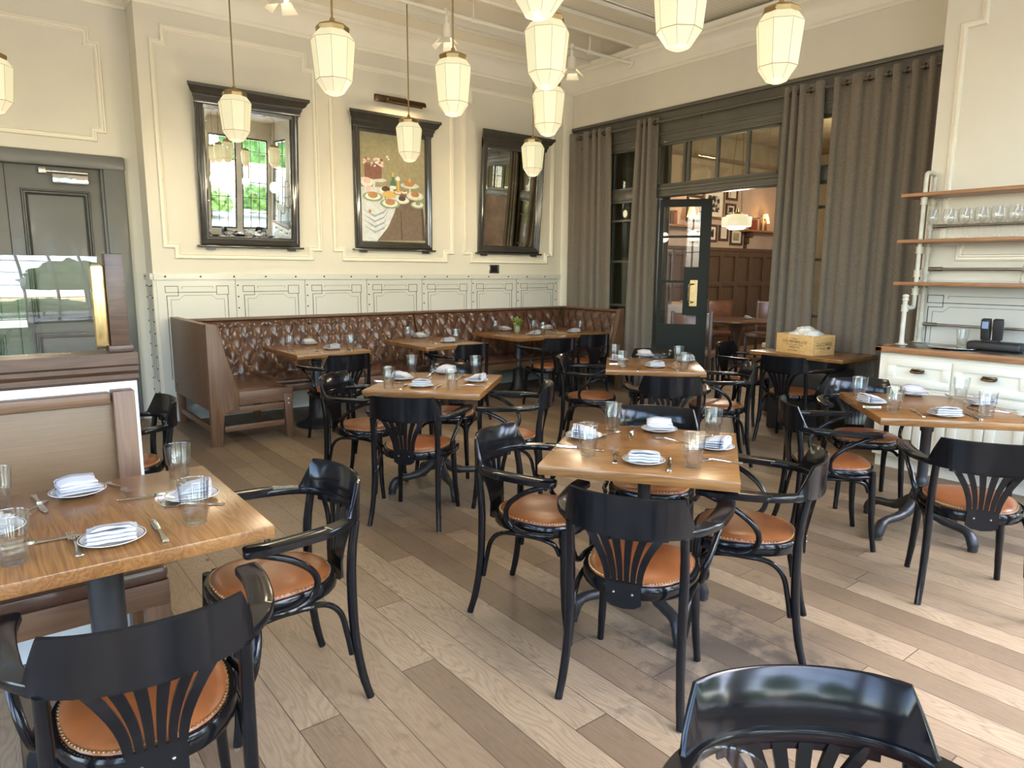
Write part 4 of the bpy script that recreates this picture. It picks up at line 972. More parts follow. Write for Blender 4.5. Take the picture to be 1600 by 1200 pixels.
def mirror_slab(t, w, h, f):
    bm = NB(); m = .03; a = [bm.verts.new(p) for p in ((f, -.012, f), (w-f, -.012, f), (w-f, -.012, h-f-.03), (f, -.012, h-f-.03))]
    b = [bm.verts.new(p) for p in ((f+m, -.016, f+m), (w-f-m, -.016, f+m), (w-f-m, -.016, h-f-.03-m), (f+m, -.016, h-f-.03-m))]
    for i in range(4): bm.faces.new((a[i], a[(i+1) % 4], b[(i+1) % 4], b[i]))
    bm.faces.new(b); obj('mirror_glass', bm, 'mirror_glass', t, recalc=False)
    bm = NB(); box(bm, .02, -.011, .02, w-.02, -.001, h-.02); obj('backing', bm, 'walnut_dark', t)
wall_frame('wall_mirror', 1.853, 2.85, 1.735, 3.13, R(4.1), 'tall dark framed mirror nearest the grey door, the garden windows reflected in it', 'mirror', mirror_slab)
wall_frame('wall_mirror', 5.185, 6.19, 1.735, 3.13, R(4.4), 'tall dark framed mirror next to the room corner, reflecting the curtains', 'mirror', mirror_slab)
def flat_mats():
    for n_, c in dict(pt_bg=(.32, .29, .17), pt_cloth=(.62, .66, .66), pt_fold=(.33, .38, .42), pt_brown=(.17, .125, .085), pt_cake=(.22, .10, .07), pt_petal=(.72, .50, .44), pt_green=(.07, .19, .10), pt_plate=(.60, .62, .52),
                      pt_sage=(.25, .33, .20), pt_gold=(.62, .42, .12), pt_crust=(.42, .22, .09), pt_dark=(.08, .05, .04), pt_white=(.75, .74, .66)).items(): plain(n_, c, .6, .12, 25)
flat_mats()
def painting_slab(t, w, h, f):
    W_, H_ = w-2*f, h-2*f-.03; names = ['pt_bg', 'pt_cloth', 'pt_fold', 'pt_brown', 'pt_cake', 'pt_petal', 'pt_green', 'pt_plate', 'pt_sage', 'pt_gold', 'pt_crust', 'pt_dark', 'pt_white']
    bm = NB(); dep = [.012]
    def P(poly, m):
        dep[0] += .00012; mi = names.index(m); v = [bm.verts.new((f+W_*x, -dep[0], f+H_*(1-y))) for x, y in poly]; bm.faces.new(v).material_index = mi
    def E(cx, cy, rx, ry, m, n=18): P([(cx+rx*math.cos(2*PI*k/n), cy+ry*math.sin(2*PI*k/n)) for k in range(n)], m)
    P([(0, 0), (1, 0), (1, 1), (0, 1)], 'pt_bg')
    P([(.0, .52), (.55, .50), (.93, .60), (.95, .98), (0, 1)], 'pt_brown'); P([(.93, .60), (.97, .70), (1, .98), (.95, .98)], 'pt_dark')
    P([(0, .50), (.30, .49), (.60, .53), (.50, .72), (.40, .86), (.22, 1), (0, 1)], 'pt_cloth')
    for k in range(4): y = .70+.05*k; P([(.02, y), (.20, y+.055), (.34, y+.01), (.46-.03*k, y-.07), (.34, y+.03), (.19, y+.075)], 'pt_fold')
    P([(.35, .50), (.37, .50), (.37, .62), (.36, .62)], 'pt_dark'); P([(.60, .70), (.61, .70), (.62, .97), (.60, .97)], 'pt_dark')
    E(.19, .425, .20, .022, 'pt_plate'); P([(.17, .43), (.22, .43), (.21, .49), (.25, .50), (.14, .50), (.18, .49)], 'pt_plate')
    P([(.055, .29), (.32, .29), (.315, .41), (.19, .425), (.06, .41)], 'pt_cake'); rp = random.Random(2)
    for k in range(40): E(.19+rp.uniform(-.15, .15), .262+rp.uniform(-.035, .035), .022, .012, rp.choice(['pt_petal', 'pt_white', 'pt_cake']), 8)
    E(.085, .455, .085, .045, 'pt_white'); E(.09, .44, .06, .028, 'pt_petal'); E(.11, .53, .035, .05, 'pt_petal')
    P([(.47, .36), (.50, .36), (.505, .42), (.53, .45), (.53, .50), (.44, .50), (.44, .45), (.465, .42)], 'pt_green'); P([(.47, .345), (.50, .345), (.50, .385), (.47, .385)], 'pt_gold'); P([(.44, .47), (.53, .47), (.53, .50), (.44, .50)], 'pt_white')
    E(.56, .40, .035, .022, 'pt_white'); P([(.545, .42), (.585, .42), (.58, .51), (.55, .51)], 'pt_gold')
    E(.75, .455, .15, .028, 'pt_plate'); E(.74, .435, .085, .03, 'pt_crust'); E(.75, .405, .02, .022, 'pt_gold'); P([(.74, .48), (.76, .48), (.765, .56), (.735, .56)], 'pt_plate')
    for cx, cy, rx, a, b in ((.37, .52, .13, 'pt_plate', 'pt_dark'), (.42, .555, .11, 'pt_gold', 'pt_gold'), (.56, .53, .07, 'pt_crust', 'pt_gold'), (.66, .525, .06, 'pt_crust', 'pt_crust'), (.83, .55, .14, 'pt_plate', 'pt_crust'), (.17, .585, .15, 'pt_sage', 'pt_crust'), (.62, .60, .115, 'pt_plate', 'pt_dark'), (.43, .64, .155, 'pt_sage', 'pt_crust'), (.87, .635, .12, 'pt_sage', 'pt_white')):
        E(cx, cy, rx, rx*.30, a); E(cx, cy-.004, rx*.78, rx*.22, 'pt_white' if a != 'pt_gold' else 'pt_gold'); E(cx, cy-.016, rx*.5, rx*.2, b)
    P([(.83, .595), (.92, .595), (.905, .635), (.845, .635)], 'pt_sage'); E(.12, .72, .022, .016, 'pt_crust'); E(.40, .205, .02, .012, 'pt_white'); E(.42, .225, .014, .01, 'pt_white')
    obj('painted_canvas', bm, names, t, recalc=False)
    bm = NB(); box(bm, .02, -.011, .02, w-.02, -.001, h-.02); obj('backing', bm, 'walnut_dark', t)
wall_frame('framed_painting', 3.50, 4.50, 1.74, 3.13, 0, 'dark framed still life of cakes and a bottle hanging between the two mirrors', 'painting', painting_slab)
pl = thing('picture_light', 'slim bronze picture light above the still life painting', 'picture light', (4.08, YB, 3.33))
bm = NB(); box(bm, -.30, -.035, .03, .10, -.0, .105, .005); obj('wall_plate', bm, 'bronze', pl)
bm = NB(); tube(bm, cr([(0, -.03, .06), (0, -.12, .07), (0, -.18, .03)], 5), .007, 8); obj('arm', bm, 'bronze', pl)
bm = NB(); prof = [(a*1.5, b*1.5) for a, b in ((-.03, -.012), (-.026, .012), (-.010, .026), (.012, .026), (.028, .010), (.03, -.012), (.024, -.012), (.02, .006), (.008, .018), (-.008, .018), (-.02, .006), (-.024, -.012))]; sweep(bm, [(-.235, -.19, .01), (.235, -.19, .01)], prof); obj('lamp_shade', bm, 'bronze', pl)
bm = NB(); tube(bm, [(-.21, -.19, .012), (.21, -.19, .012)], .008, 8); obj('tube_lamp', bm, 'bulb_warm', pl)
add_light('picture_lamp', 'AREA', 4, (4.08, YB-.19, 3.325), (1, .72, .38), (R(0), 0, 0), shape='RECTANGLE', size=.42, size_y=.03)

# ------------------------------------------------------------------ octagonal glass pendants
def make_pendant():
    t = thing('pendant_lamp', '', 'pendant lamp')
    def octo(bm, secs, n=8, ph=PI/8, cap=(0, 0)):
        rings = [[bm.verts.new((r*math.cos(ph+2*PI*k/n), r*math.sin(ph+2*PI*k/n), z)) for k in range(n)] for r, z in secs]
        for a, b in zip(rings, rings[1:]):
            for k in range(n): bm.faces.new((a[k], a[(k+1) % n], b[(k+1) % n], b[k]))
        if cap[0]: bm.faces.new(rings[0])
        if cap[1]: bm.faces.new(rings[-1][::-1])
        return rings
    bm = NB(); octo(bm, [(.088, .180), (.135, .115), (.112, -.120)], cap=(1, 1)); sh = obj('glass_shade', bm, 'shade_glow', t, sharp=10)
    bm = NB(); octo(bm, [(.1115, -.1202), (.062, -.190), (.030, -.204)], cap=(0, 1)); obj('lower_shade', bm, 'shade_low', t, sharp=10)
    bm = NB()
    for r, z in ((.1130, -.120), (.1360, .115)):
        pts = [(r*math.cos(PI/8+2*PI*k/8), r*math.sin(PI/8+2*PI*k/8), z) for k in range(8)]
        for k in range(8): tube(bm, [pts[k], pts[(k+1) % 8]], (.0012 if z > 0 else .0022), 4)
    for k in range(8):
        a = PI/8+2*PI*k/8; tube(bm, [(.1355*math.cos(a), .1355*math.sin(a), .115), (.1120*math.cos(a), .1120*math.sin(a), -.120), (.062*math.cos(a), .062*math.sin(a), -.190)], .0011, 4)
    obj('glass_seams', bm, 'shade_seam', sh)
    bm = NB(); octo(bm, [(.100, .165), (.103, .190), (.098, .198), (.058, .216), (.02, .224), (.012, .25)], cap=(1, 1)); cp = obj('shade_holder', bm, 'brass_old', t, sharp=20)
    for k in range(4): bm = NB(); a = 2*PI*k/4+.4; sph(bm, (.100*math.cos(a), .100*math.sin(a), .178), .007, u=8, v=5); obj('thumb_screw', bm, 'brass', cp)
    bm = NB(); tube(bm, [(0, 0, .13), (0, 0, 1.35)], .0065, 8); obj('rod', bm, 'brass_old', t)
    bm = NB(); lathe(bm, [(0, 1.355), (.055, 1.355), (.055, 1.345), (.03, 1.325), (.008, 1.315), (0, 1.315)][::-1], 20); obj('canopy', bm, 'brass_old', t)
    return t
pd = make_pendant()
PL = [(1.93, 4.28, 'glowing faceted pendant hanging just left of the still life, high and large'), (2.83, 4.30, 'glowing faceted pendant hanging right of the still life lamp, below the white spotlights'),
      (2.85, 3.32, 'upper one of the two glowing pendants that overlap near the room corner'), (3.82, 4.42, 'lower one of the two glowing pendants that overlap near the room corner'),
      (1.95, 6.34, 'glowing pendant hanging before the mirror nearest the grey door'), (3.64, 6.34, 'glowing pendant hanging before the still life painting'), (5.27, 6.36, 'glowing pendant hanging before the mirror next to the room corner'),
      (2.87, 2.35, 'glowing pendant cut off by the top edge above the open glazed door'), (3.79, 2.38, 'glowing pendant hanging before the cream wall above the right curtains'),
      (.28, 6.32, 'glowing pendant cut off by the left edge of the picture'), (2.06, 2.46, 'glowing pendant of which only the tip shows at the top edge')]
for i, (x, y, lab) in enumerate(PL):
    z = 2.78; o = place(pd, (x, y, z), .18 if i % 2 else -.1, lab, 'faceted opal pendant lamps')
    zc = (ZC+.3 if y > 5.36 else ZC+.07)-z
    for ch in o.children:
        if ch.name.startswith('rod'): ch.scale.z = zc/1.355
        if ch.name.startswith('canopy'): ch.location.z = zc-1.355
    add_light('pendant_light', 'POINT', 15, (x, y, z-.58), (1, .80, .54), shadow_soft_size=.10)
# ceiling pipe with white spotlights
pp = thing('ceiling_pipe', 'thin white pipe running along the ceiling recess to the right wall', 'pipe', (0, 0, 0))
bm = NB(); tube(bm, [(1.6, 6.22, 4.03), (6.69, 6.22, 4.03)], .020, 10); obj('pipe', bm, 'cream_trim', pp)
bm = NB(); m = Matrix.Translation((6.69, 6.22, 4.03)) @ Matrix.Rotation(R(90), 4, 'Y')
bmesh.ops.create_cone(bm, cap_ends=True, segments=16, radius1=.06, radius2=.06, depth=.02, matrix=m); obj('flange', bm, 'cream_trim', pp)
for x in (4.35, 6.0, 2.6):
    bm = NB(); tube(bm, [(x, 6.22, 4.03), (x, 6.22, ZC+.3)], .012, 8); obj('hanger', bm, 'cream_trim', pp)
    bm = NB(); tube(bm, [(x-.04, 6.22, 4.03), (x+.04, 6.22, 4.03)], .027, 10); obj('coupling', bm, 'cream_trim', pp)
def make_spot():
    t = thing('spotlight', '', 'spotlight')
    bm = NB(); tube(bm, [(0, 0, .24), (0, 0, .16)], .020, 10); tube(bm, [(0, 0, .29), (0, 0, .22)], .012, 8); tube(bm, [(-.03, 0, .28), (.03, 0, .28)], .030, 10); obj('stem', bm, 'cream_trim', t)
    bm = NB(); lathe(bm, [(0, .17), (.04, .17), (.048, .15), (.05, .05), (.055, .03), (.05, .03), (.03, .06), (0, .07)], 18); obj('housing', bm, 'cream_trim', t)
    bm = NB(); sph(bm, (0, 0, .035), .028); obj('bulb', bm, 'bulb_warm', t)
    for k in range(4):
        a = R(90*k+20); c, s = math.cos(a), math.sin(a); bm = NB()
        v = []
        for r, z, w in ((.055, .03, .045), (.135, -.045, .075), (.136, -.047, .075), (.056, .028, .045)): v += [bm.verts.new((r*c-w*s*q, r*s+w*c*q, z)) for q in (-1, 1)]
        for q in ((0, 1, 3, 2), (2, 3, 5, 4), (4, 5, 7, 6), (6, 7, 1, 0)): bm.faces.new([v[i] for i in q])
        bm.faces.new((v[0], v[2], v[4], v[6])); bm.faces.new((v[1], v[7], v[5], v[3])); obj('barn_door', bm, 'cream_trim', t)
    bm = NB(); pts = [(.02+.012*math.cos(k*1.1)+.0*k, .012*math.sin(k*1.1), .29-.11*k/60) for k in range(61)]; tube(bm, pts, .003, 5); obj('coiled_cable', bm, 'cream_trim', t)
    return t
sp_ = make_spot()
for x, y, z, lab in ((4.02, 6.22, 3.755, 'white spotlight with flaps under the ceiling, above the still life'), (5.72, 6.22, 3.755, 'white spotlight with flaps near the room corner, beside the overlapping pendants'), (2.36, 6.22, 3.74, 'white spotlight with flaps at the top edge above the mirror nearest the door')):
    place(sp_, (x, y, z), .4, lab, 'white ceiling spotlights'); add_light('spot_bulb', 'POINT', .25, (x, y, z-.02), (1, .85, .6), shadow_soft_size=.03)

# ------------------------------------------------------------------ low partition with glass shield, booth bench, left
pt = thing('booth_partition', 'low white partition with stained timber ledge and glass shield behind the left booth', 'partition', (0, 0, 0))
bm = NB(); box(bm, -2.2, 3.06, 0, .50, 3.15, 1.065, .003); obj('panel', bm, 'white_cap', pt)
bm = NB(); sweep(bm, [(-2.2, 3.105, 1.06), (.505, 3.105, 1.06)], [(-.05, 0), (-.062, .012), (-.062, .03), (-.075, .045), (-.075, .062), (-.085, .07), (-.085, .115), (.085, .115), (.085, .07), (.075, .062), (.075, .045), (.062, .03), (.062, .012), (.05, 0)], smooth=False); obj('ledge', bm, 'walnut_dark', pt)
bm = NB(); box(bm, -2.2, 3.098, 1.178, .405, 3.108, 1.545, .002); obj('glass_shield', bm, 'pane_shield', pt)
bm = NB(); box(bm, .415, 3.07, 1.175, .50, 3.14, 1.20, .003); box(bm, .425, 3.075, 1.20, .490, 3.135, 1.555, .003); ps = obj('post', bm, 'walnut_dark', pt)
bm = NB(); box(bm, .375, 3.085, 1.19, .425, 3.12, 1.515, .012); obj('brass_clamp', bm, 'brass', ps)
bb = thing('booth_bench', 'oak booth bench with plain panelled back behind the left foreground table', 'bench', (0, 0, 0))
bm = NB(); box(bm, -2.2, 3.0, .40, .40, 3.03, .995, .002); obj('back_panel', bm, 'oak_panel', bb)
bm = NB(); box(bm, -2.2, 2.985, .985, .395, 3.045, 1.03, .006); obj('top_rail', bm, 'oak_bench_x', bb)
bm = NB(); box(bm, .40, 2.97, .0, .475, 3.05, 1.035, .004); obj('end_stile', bm, 'oak_bench', bb)
bm = NB(); box(bm, -2.2, 2.56, .41, .47, 2.985, .465, .02); obj('seat', bm, 'leather_brown', bb)
bm = NB(); box(bm, -2.2, 2.565, .32, .47, 2.60, .41, .003); obj('seat_rail', bm, 'oak_bench_x', bb)
for x in (.43, -.6, -1.6): bm = NB(); box(bm, x-.04, 2.57, 0, x+.04, 2.63, .41, .003); obj('leg', bm, 'oak_bench', bb)

# ------------------------------------------------------------------ sideboard and pipe shelves, right
SX, SY0, SY1, SZ = 5.52, 2.42, .30, .905
sb = thing('sideboard', 'cream painted sideboard with two upper drawers under an oak edged worktop', 'sideboard', (0, 0, 0))
bm = NB(); box(bm, SX, SY1, .10, XP-.02, SY0, SZ, .004); box(bm, SX+.05, SY1, 0, XP-.02, SY0-.01, .10); obj('body', bm, 'cream_cabinet', sb)
bm = NB(); box(bm, SX-.045, SY1, SZ, SX+.03, SY0+.03, .95, .008); box(bm, SX-.045, SY0-.03, SZ, XP-.015, SY0+.03, .95, .008); wt = obj('worktop_edge', bm, 'shelf_oak', sb)
bm = NB(); box(bm, SX+.03, SY1, SZ, XP-.015, SY0-.03, .948, .002); obj('worktop', bm, 'gunmetal', sb)
def framed(bm, y0, y1, z0, z1, x=SX, d=.022, f=.055):
    box(bm, x-d, y1, z0, x, y0, z0+f, .002); box(bm, x-d, y1, z1-f, x, y0, z1, .002); box(bm, x-d, y1, z0+f, x, y1+f, z1-f, .002); box(bm, x-d, y0-f, z0+f, x, y0, z1-f, .002); box(bm, x-d*.4, y1+f, z0+f, x, y0-f, z1-f)
for y0, y1 in ((2.35, 1.915), (1.90, 1.44), (1.425, .965), (.95, .50)):
    bm = NB(); framed(bm, y0, y1, .665, .865); dr = obj('drawer', bm, 'cream_cabinet', sb)
    ym = (y0+y1)/2; bm = NB(); box(bm, SX-.034, ym-.045, .775, SX-.022, ym+.045, .80, .003); tube(bm, cr([(SX-.03, ym-.04, .788), (SX-.05, ym-.038, .778), (SX-.052, ym, .775), (SX-.05, ym+.038, .778), (SX-.03, ym+.04, .788)], 3), .008, 8); obj('handle', bm, 'bronze', dr)
    for k, (a, b) in enumerate(((y0, ym+.004), (ym-.004, y1))):
        bm = NB(); framed(bm, a, b, .13, .65); dd = obj('cabinet_door', bm, 'cream_cabinet', sb)
        bm = NB(); yy = y0-.0 if k == 0 else y1; box(bm, SX-.026, yy-.006, .22, SX-.002, yy+.006, .27); box(bm, SX-.026, yy-.006, .5, SX-.002, yy+.006, .55); obj('hinge', bm, 'bronze', dd)
pr_ = thing('pipe_frame', 'cream painted pipe frame that carries the three oak shelves above the sideboard', 'pipe frame', (0, 0, 0))
def fit(bm, p, ax=(0, 0, 1), r=.024, l=.045):
    p = Vector(p); a = Vector(ax)*l/2; tube(bm, [p-a, p+a], r, 12); tube(bm, [p-a*1.15, p-a*.8], r*1.12, 12); tube(bm, [p+a*.8, p+a*1.15], r*1.12, 12)
for yy in (2.36, .62):
    bm = NB(); tube(bm, [(5.88, yy, 1.27), (5.88, yy, 2.20)]+[tuple(p) for p in cr([(5.88, yy, 2.22), (5.89, yy, 2.255), (5.92, yy, 2.265)], 3)]+[(5.99, yy, 2.265)]+[tuple(p) for p in cr([(6.01, yy, 2.262), (6.03, yy, 2.25), (6.035, yy, 2.22)], 3)]+[(6.035, yy, .955)], .0165, 12)
    tube(bm, cr([(5.88, yy, 1.27), (5.875, yy, 1.245), (5.85, yy, 1.235), (5.72, yy, 1.235)], 4), .0165, 12); tube(bm, [(5.72, yy, .955), (5.72, yy, 1.30)], .0175, 12)
    lathe(bm, [(0, 0), (.045, 0), (.045, .006), (.022, .008), (.022, .02), (0, .02)], 16, (5.72, yy, .952)); lathe(bm, [(0, 0), (.045, 0), (.045, .006), (.022, .008), (.022, .02), (0, .02)], 16, (6.035, yy, .952))
    lathe(bm, [(.021, 0), (.024, .01), (.018, .022), (.025, .034), (.020, .048), (0, .054)], 14, (5.72, yy, 1.29))
    for z in (1.235,): fit(bm, (5.72, yy, z))
    for z in (2.05, 1.68, 1.50, 1.36): fit(bm, (5.88, yy, z)); 
    for z in (2.05, 1.86, 1.68, 1.52, 1.36, 1.10): fit(bm, (6.035, yy, z))
    obj('standpipe', bm, 'pipe_paint', pr_)
for z, r in ((1.865, .010), (1.535, .011), (1.10, .010)):
    bm = NB(); tube(bm, [(6.035, 2.36, z), (6.035, .62, z)], r, 10); tube(bm, [(6.035, 2.34, z), (6.035, 2.24, z)], r*1.5, 10); obj('cross_pipe', bm, 'gunmetal', pr_)
for z, lab in ((2.095, 'oak wall shelf, topmost of the three above the sideboard'), (1.745, 'oak wall shelf holding the wine glasses, middle of the three'), (1.42, 'oak wall shelf, lowest of the three, above the worktop')):
    bm = NB(); box(bm, 5.80, .45, z-.012, 6.075, 2.50, z+.014, .003); tag(obj('wall_shelf', bm, 'shelf_oak'), lab, 'shelf', 'oak shelves on the pipe frame')
def make_wine():
    bm = NB(); lathe(bm, [(0, 0), (.034, .0), (.035, .002), (.010, .006), (.004, .012), (.0035, .085), (.010, .093), (.026, .108), (.038, .135), (.040, .160), (.034, .205), (.031, .222), (.0302, .222), (.0332, .204), (.0390, .160), (.037, .136), (.025, .110), (0, .098)], 20)
    return tag(obj('wine_glass', bm, 'wine_glass'), '', 'wine glass')
wg = make_wine(); ordn = ['first', 'second', 'third', 'fourth', 'fifth', 'sixth', 'seventh', 'eighth', 'ninth', 'tenth']
for k in range(8): place(wg, (5.855, 2.275-.105*k, 1.7592), 0, 'stemmed wine glass, %s from the left in the front row on the middle shelf' % ordn[k], 'wine glasses on the middle shelf')
for k in range(8): place(wg, (5.955, 2.17-.105*k, 1.7592), 0, 'stemmed wine glass, %s from the left in the back row on the middle shelf' % ordn[k], 'wine glasses on the middle shelf')
def glass_at(x, y, z, lab, flip=False):
    o = dup(glass, (x, y, z), 0, lab, group='spare tumblers at the sideboard')
    if flip: o.rotation_euler = (PI, 0, 0)
    return o
glass_at(5.90, 1.64, 1.4345+.135, 'upturned tumbler on the lowest oak shelf', True); glass_at(5.96, 1.54, 1.4345+.135, 'second upturned tumbler on the lowest oak shelf, right behind the first', True)
glass_at(5.95, 2.02, .9485, 'empty tumbler on the worktop between the tray and the card readers')
bm = NB(); lathe(bm, [(0, .002), (.125, .002), (.150, .010), (.165, .012), (.165, .015), (.150, .014), (.124, .006), (0, .006)], 36, sx=.72, sy=1.0); tr = obj('serving_tray', bm, 'steel', loc=(5.72, 2.0, .948)); tag(tr, 'oval polished metal tray on the sideboard worktop', 'tray')
cd = thing('charging_dock', 'black charging dock for card readers on the sideboard worktop', 'dock', (5.86, 1.77, .948)); bm = NB(); box(bm, -.07, -.17, 0, .07, .17, .065, .02, seg=3); obj('base', bm, 'rubber_black', cd)
bm = NB(); box(bm, -.03, -.02, .06, .03, .09, .075, .005); obj('cradle', bm, 'rubber_black', cd)
for dy, lab in ((.070, 'black card reader with a lit screen standing in the dock, left one'), (-.005, 'black card reader standing in the dock, right one')):
    t = thing('card_reader', lab, 'card reader', (5.86, 1.77+dy, 1.024), 0, 'card readers in the charging dock'); t.rotation_euler = (0, R(-6), 0)
    bm = NB(); prism(bm, [(-.012, 0), (.016, 0), (.022, .06), (.026, .13), (.014, .155), (-.016, .150), (-.022, .10)], -.030, .030, plane='xz', bev=.005); obj('housing', bm, 'rubber_black', t)
    bm = NB(); v = [bm.verts.new(p) for p in ((-.0235, -.02, .085), (-.0235, .02, .085), (-.0205, .02, .135), (-.0205, -.02, .135), (-.019, -.02, .085), (-.019, .02, .085), (-.017, .02, .135), (-.017, -.02, .135))]
    for q in ((0, 1, 2, 3), (4, 7, 6, 5), (0, 4, 5, 1), (1, 5, 6, 2), (2, 6, 7, 3), (3, 7, 4, 0)): bm.faces.new([v[i] for i in q])
    obj('screen', bm, 'screen_blue' if dy > 0 else 'rubber_black', t)

# ------------------------------------------------------------------ wine crate with napkins
ck = thing('wine_crate', 'open pine wine crate with stencilled lettering on the table by the curtains', 'crate', (6.19, 3.41, ZT)); ck.rotation_euler.z = R(-12)
cw, cd_, chh, th2 = .43, .28, .18, .012      # along y, along x, height
bm = NB(); box(bm, -cd_/2, -cw/2, 0, -cd_/2+th2, cw/2, chh, .001); fr_ = obj('front_board', bm, 'pine_box', ck)
bm = NB(); box(bm, cd_/2-th2, -cw/2, 0, cd_/2, cw/2, chh, .001); obj('back_board', bm, 'pine_box', ck)
bm = NB(); box(bm, -cd_/2+th2, -cw/2, 0, cd_/2-th2, -cw/2+th2, chh, .001); sd_ = obj('side_board', bm, 'pine_box', ck)
bm = NB(); box(bm, -cd_/2+th2, cw/2-th2, 0, cd_/2-th2, cw/2, chh, .001); obj('side_board', bm, 'pine_box', ck)
bm = NB(); box(bm, -cd_/2+th2, -cw/2+th2, 0, cd_/2-th2, cw/2-th2, .01); obj('bottom_board', bm, 'pine_box', ck)
def lettering(txt, size, loc, rot, parent, sx=1):
    c = bpy.data.curves.new('lettering', 'FONT'); c.body = txt; c.size = size; c.extrude = .0003; c.align_x = 'CENTER'; c.align_y = 'CENTER'
    o = bpy.data.objects.new('lettering', c); C.objects.link(o); dg = bpy.context.evaluated_depsgraph_get(); me = bpy.data.meshes.new_from_object(o.evaluated_get(dg)); bpy.data.objects.remove(o)
    me.materials.clear(); me.materials.append(MAT['pin_line']); o = bpy.data.objects.new('lettering', me); C.objects.link(o); o.parent = parent; o.location = loc; o.rotation_euler = rot; o.scale = (sx, 1, 1); return o
fx_ = -cd_/2-.0004
for txt, s, y, z, sx in (('LOS MEMBRILLOS', .036, 0, .112, 1.0), ('PABELLON', .022, 0, .062, 1.1), ('ZUCCARDI', .022, .02, .030, 1.1)): lettering(txt, s, (fx_, y, z), (R(90), 0, R(-90)), fr_, sx)
fy_ = -cw/2-.0004
for txt, s, x, z, sx in (('ZUCCARDI', .042, 0, .100, .95),): lettering(txt, s, (x, fy_, z), (R(90), 0, 0), sd_, sx)
bm = NB()
for y0, y1, z in ((-.03, .03, .140), (-.095, -.045, .085), (-.035, .015, .085), (.025, .060, .085)): box(bm, fx_-.0003, y0, z-.0022, fx_, y1, z+.0022)
prism(bm, [(.075, .085), (.083, .091), (.091, .085), (.083, .079)], fx_-.0003, fx_, plane='yz'); obj('small_print', bm, 'pin_line', fr_)
bm = NB()
for x0, x1, z, h in ((-.085, -.04, .068, .0018), (-.03, .02, .068, .0018), (-.05, .02, .058, .0018), (.04, .085, .066, .006), (.045, .08, .052, .0018)): box(bm, x0, fy_-.0003, z-h, x1, fy_, z+h)
obj('small_print', bm, 'pin_line', sd_)
plain('linen_white', (.74, .73, .69), .9, .05, 20);
rn = random.Random(11)
for k, (x, y, z, s) in enumerate(((-.02, .09, .155, 1.1), (.02, -.05, .158, 1.15), (-.03, -.01, .195, .95), (-.05, -.13, .17, 1.0), (.03, .03, .205, .8))):
    bm = NB(); q = bmesh.ops.create_icosphere(bm, subdivisions=4, radius=1)
    for v in q['verts']:
        p = v.co.copy(); n1 = noise.noise(p*1.6+Vector((k*3, 0, 0))); n2 = 1-abs(noise.noise(p*3.1+Vector((0, k*5, 0))))*2
        v.co = Vector((p.x*.070, p.y*.092, p.z*.036))*s*(1+.35*n1+.22*n2)
    for f in bm.faces: f.smooth = True
    o = obj('crumpled_napkin', bm, 'linen_white', loc=(0, 0, 0), sharp=180, recalc=False)
    c, s_ = math.cos(R(-12)), math.sin(R(-12)); x = x*.7+.012; y *= .72; z += .012; o.location = (6.19+x*c-y*s_, 3.41+x*s_+y*c, ZT+z); o.rotation_euler.z = rn.uniform(0, 3)
    tag(o, ['crumpled white napkin filling the left of the wine crate', 'crumpled white napkin filling the middle of the wine crate', 'crumpled white napkin heaped on top of the others in the wine crate', 'crumpled white napkin at the right end of the wine crate', 'small crumpled white napkin at the very top of the crate heap'][k], 'napkin', 'crumpled napkins in the wine crate')
# ------------------------------------------------------------------ the next room, seen through the screen
YN = 8.3
bm = NB(); box(bm, XR+.13, YN, 0, 14.5, YN+.2, 4.6); struct('wall_far', bm, 'next_plaster')
bm = NB(); box(bm, 14.3, 2.0, 0, 14.5, YN, 4.6); struct('wall_far_east', bm, 'next_plaster')
bm = NB(); box(bm, XP+.85, 1.2, 0, 14.5, 1.35, 4.6); struct('wall_far_south', bm, 'next_plaster')
bm = NB(); box(bm, XR+.10, 1.3, 3.92, 14.5, YN+.1, 4.1); struct('ceiling_far', bm, 'stone_wall')
bm = NB(); box(bm, XR+.13, YN-.35, 3.56, 14.4, YN, 3.92, .01); struct('trim_17', bm, 'stone_wall')
bm = NB(); box(bm, XR+.13, YN-.05, 0, 14.4, YN, 1.93, .003); box(bm, XR+.13, YN-.09, 1.90, 14.4, YN, 1.97, .01); wc = struct('trim_18', bm, 'wainscot_oak')
bm = NB(); x = 10.1
while x < 14.0:
    box(bm, x, YN-.078, .3, x+.10, YN-.05, 1.90, .003); x += .49
for z in (.3, 1.22, 1.80): box(bm, 10.0, YN-.075, z, 14.2, YN-.05, z+.10, .003)
obj('panel_framing', bm, 'wainscot_oak', wc)
pm = []
def picture(x0, z0, x1, z1, fr, inner, lab, mat_in=.18):
    t = thing('framed_picture', lab, 'framed picture', (x0, YN, z0), 0, 'framed pictures in the next room'); w, h = x1-x0, z1-z0; f = .045
    bm = NB(); box(bm, 0, -.03, 0, w, -.0, f, .004); box(bm, 0, -.03, h-f, w, 0, h, .004); box(bm, 0, -.03, f, f, 0, h-f, .004); box(bm, w-f, -.03, f, w, 0, h-f, .004); obj('frame', bm, fr, t)
    bm = NB(); box(bm, f, -.012, f, w-f, 0, h-f); obj('picture_mount', bm, 'picture_mat', t)
    bm = NB(); a, b = f+(w-2*f)*mat_in, f+(h-2*f)*mat_in; box(bm, a, -.0135, b, w-a, -.012, h-b); im = obj('picture_print', bm, inner, t)
def noisy(name, c1, c2, sc, th_=.5):
    g = NT(name); g.set(rough=.5); nz = g.n('TexNoise', i_Scale=sc, i_Detail=3.0); g.l(g.coords(), nz.inputs[0]); g.l(g.ramp(nz.outputs[0], [(th_-.04, c1), (th_+.04, c2)]), g.b.inputs['Base Color']); MAT[name] = g.m
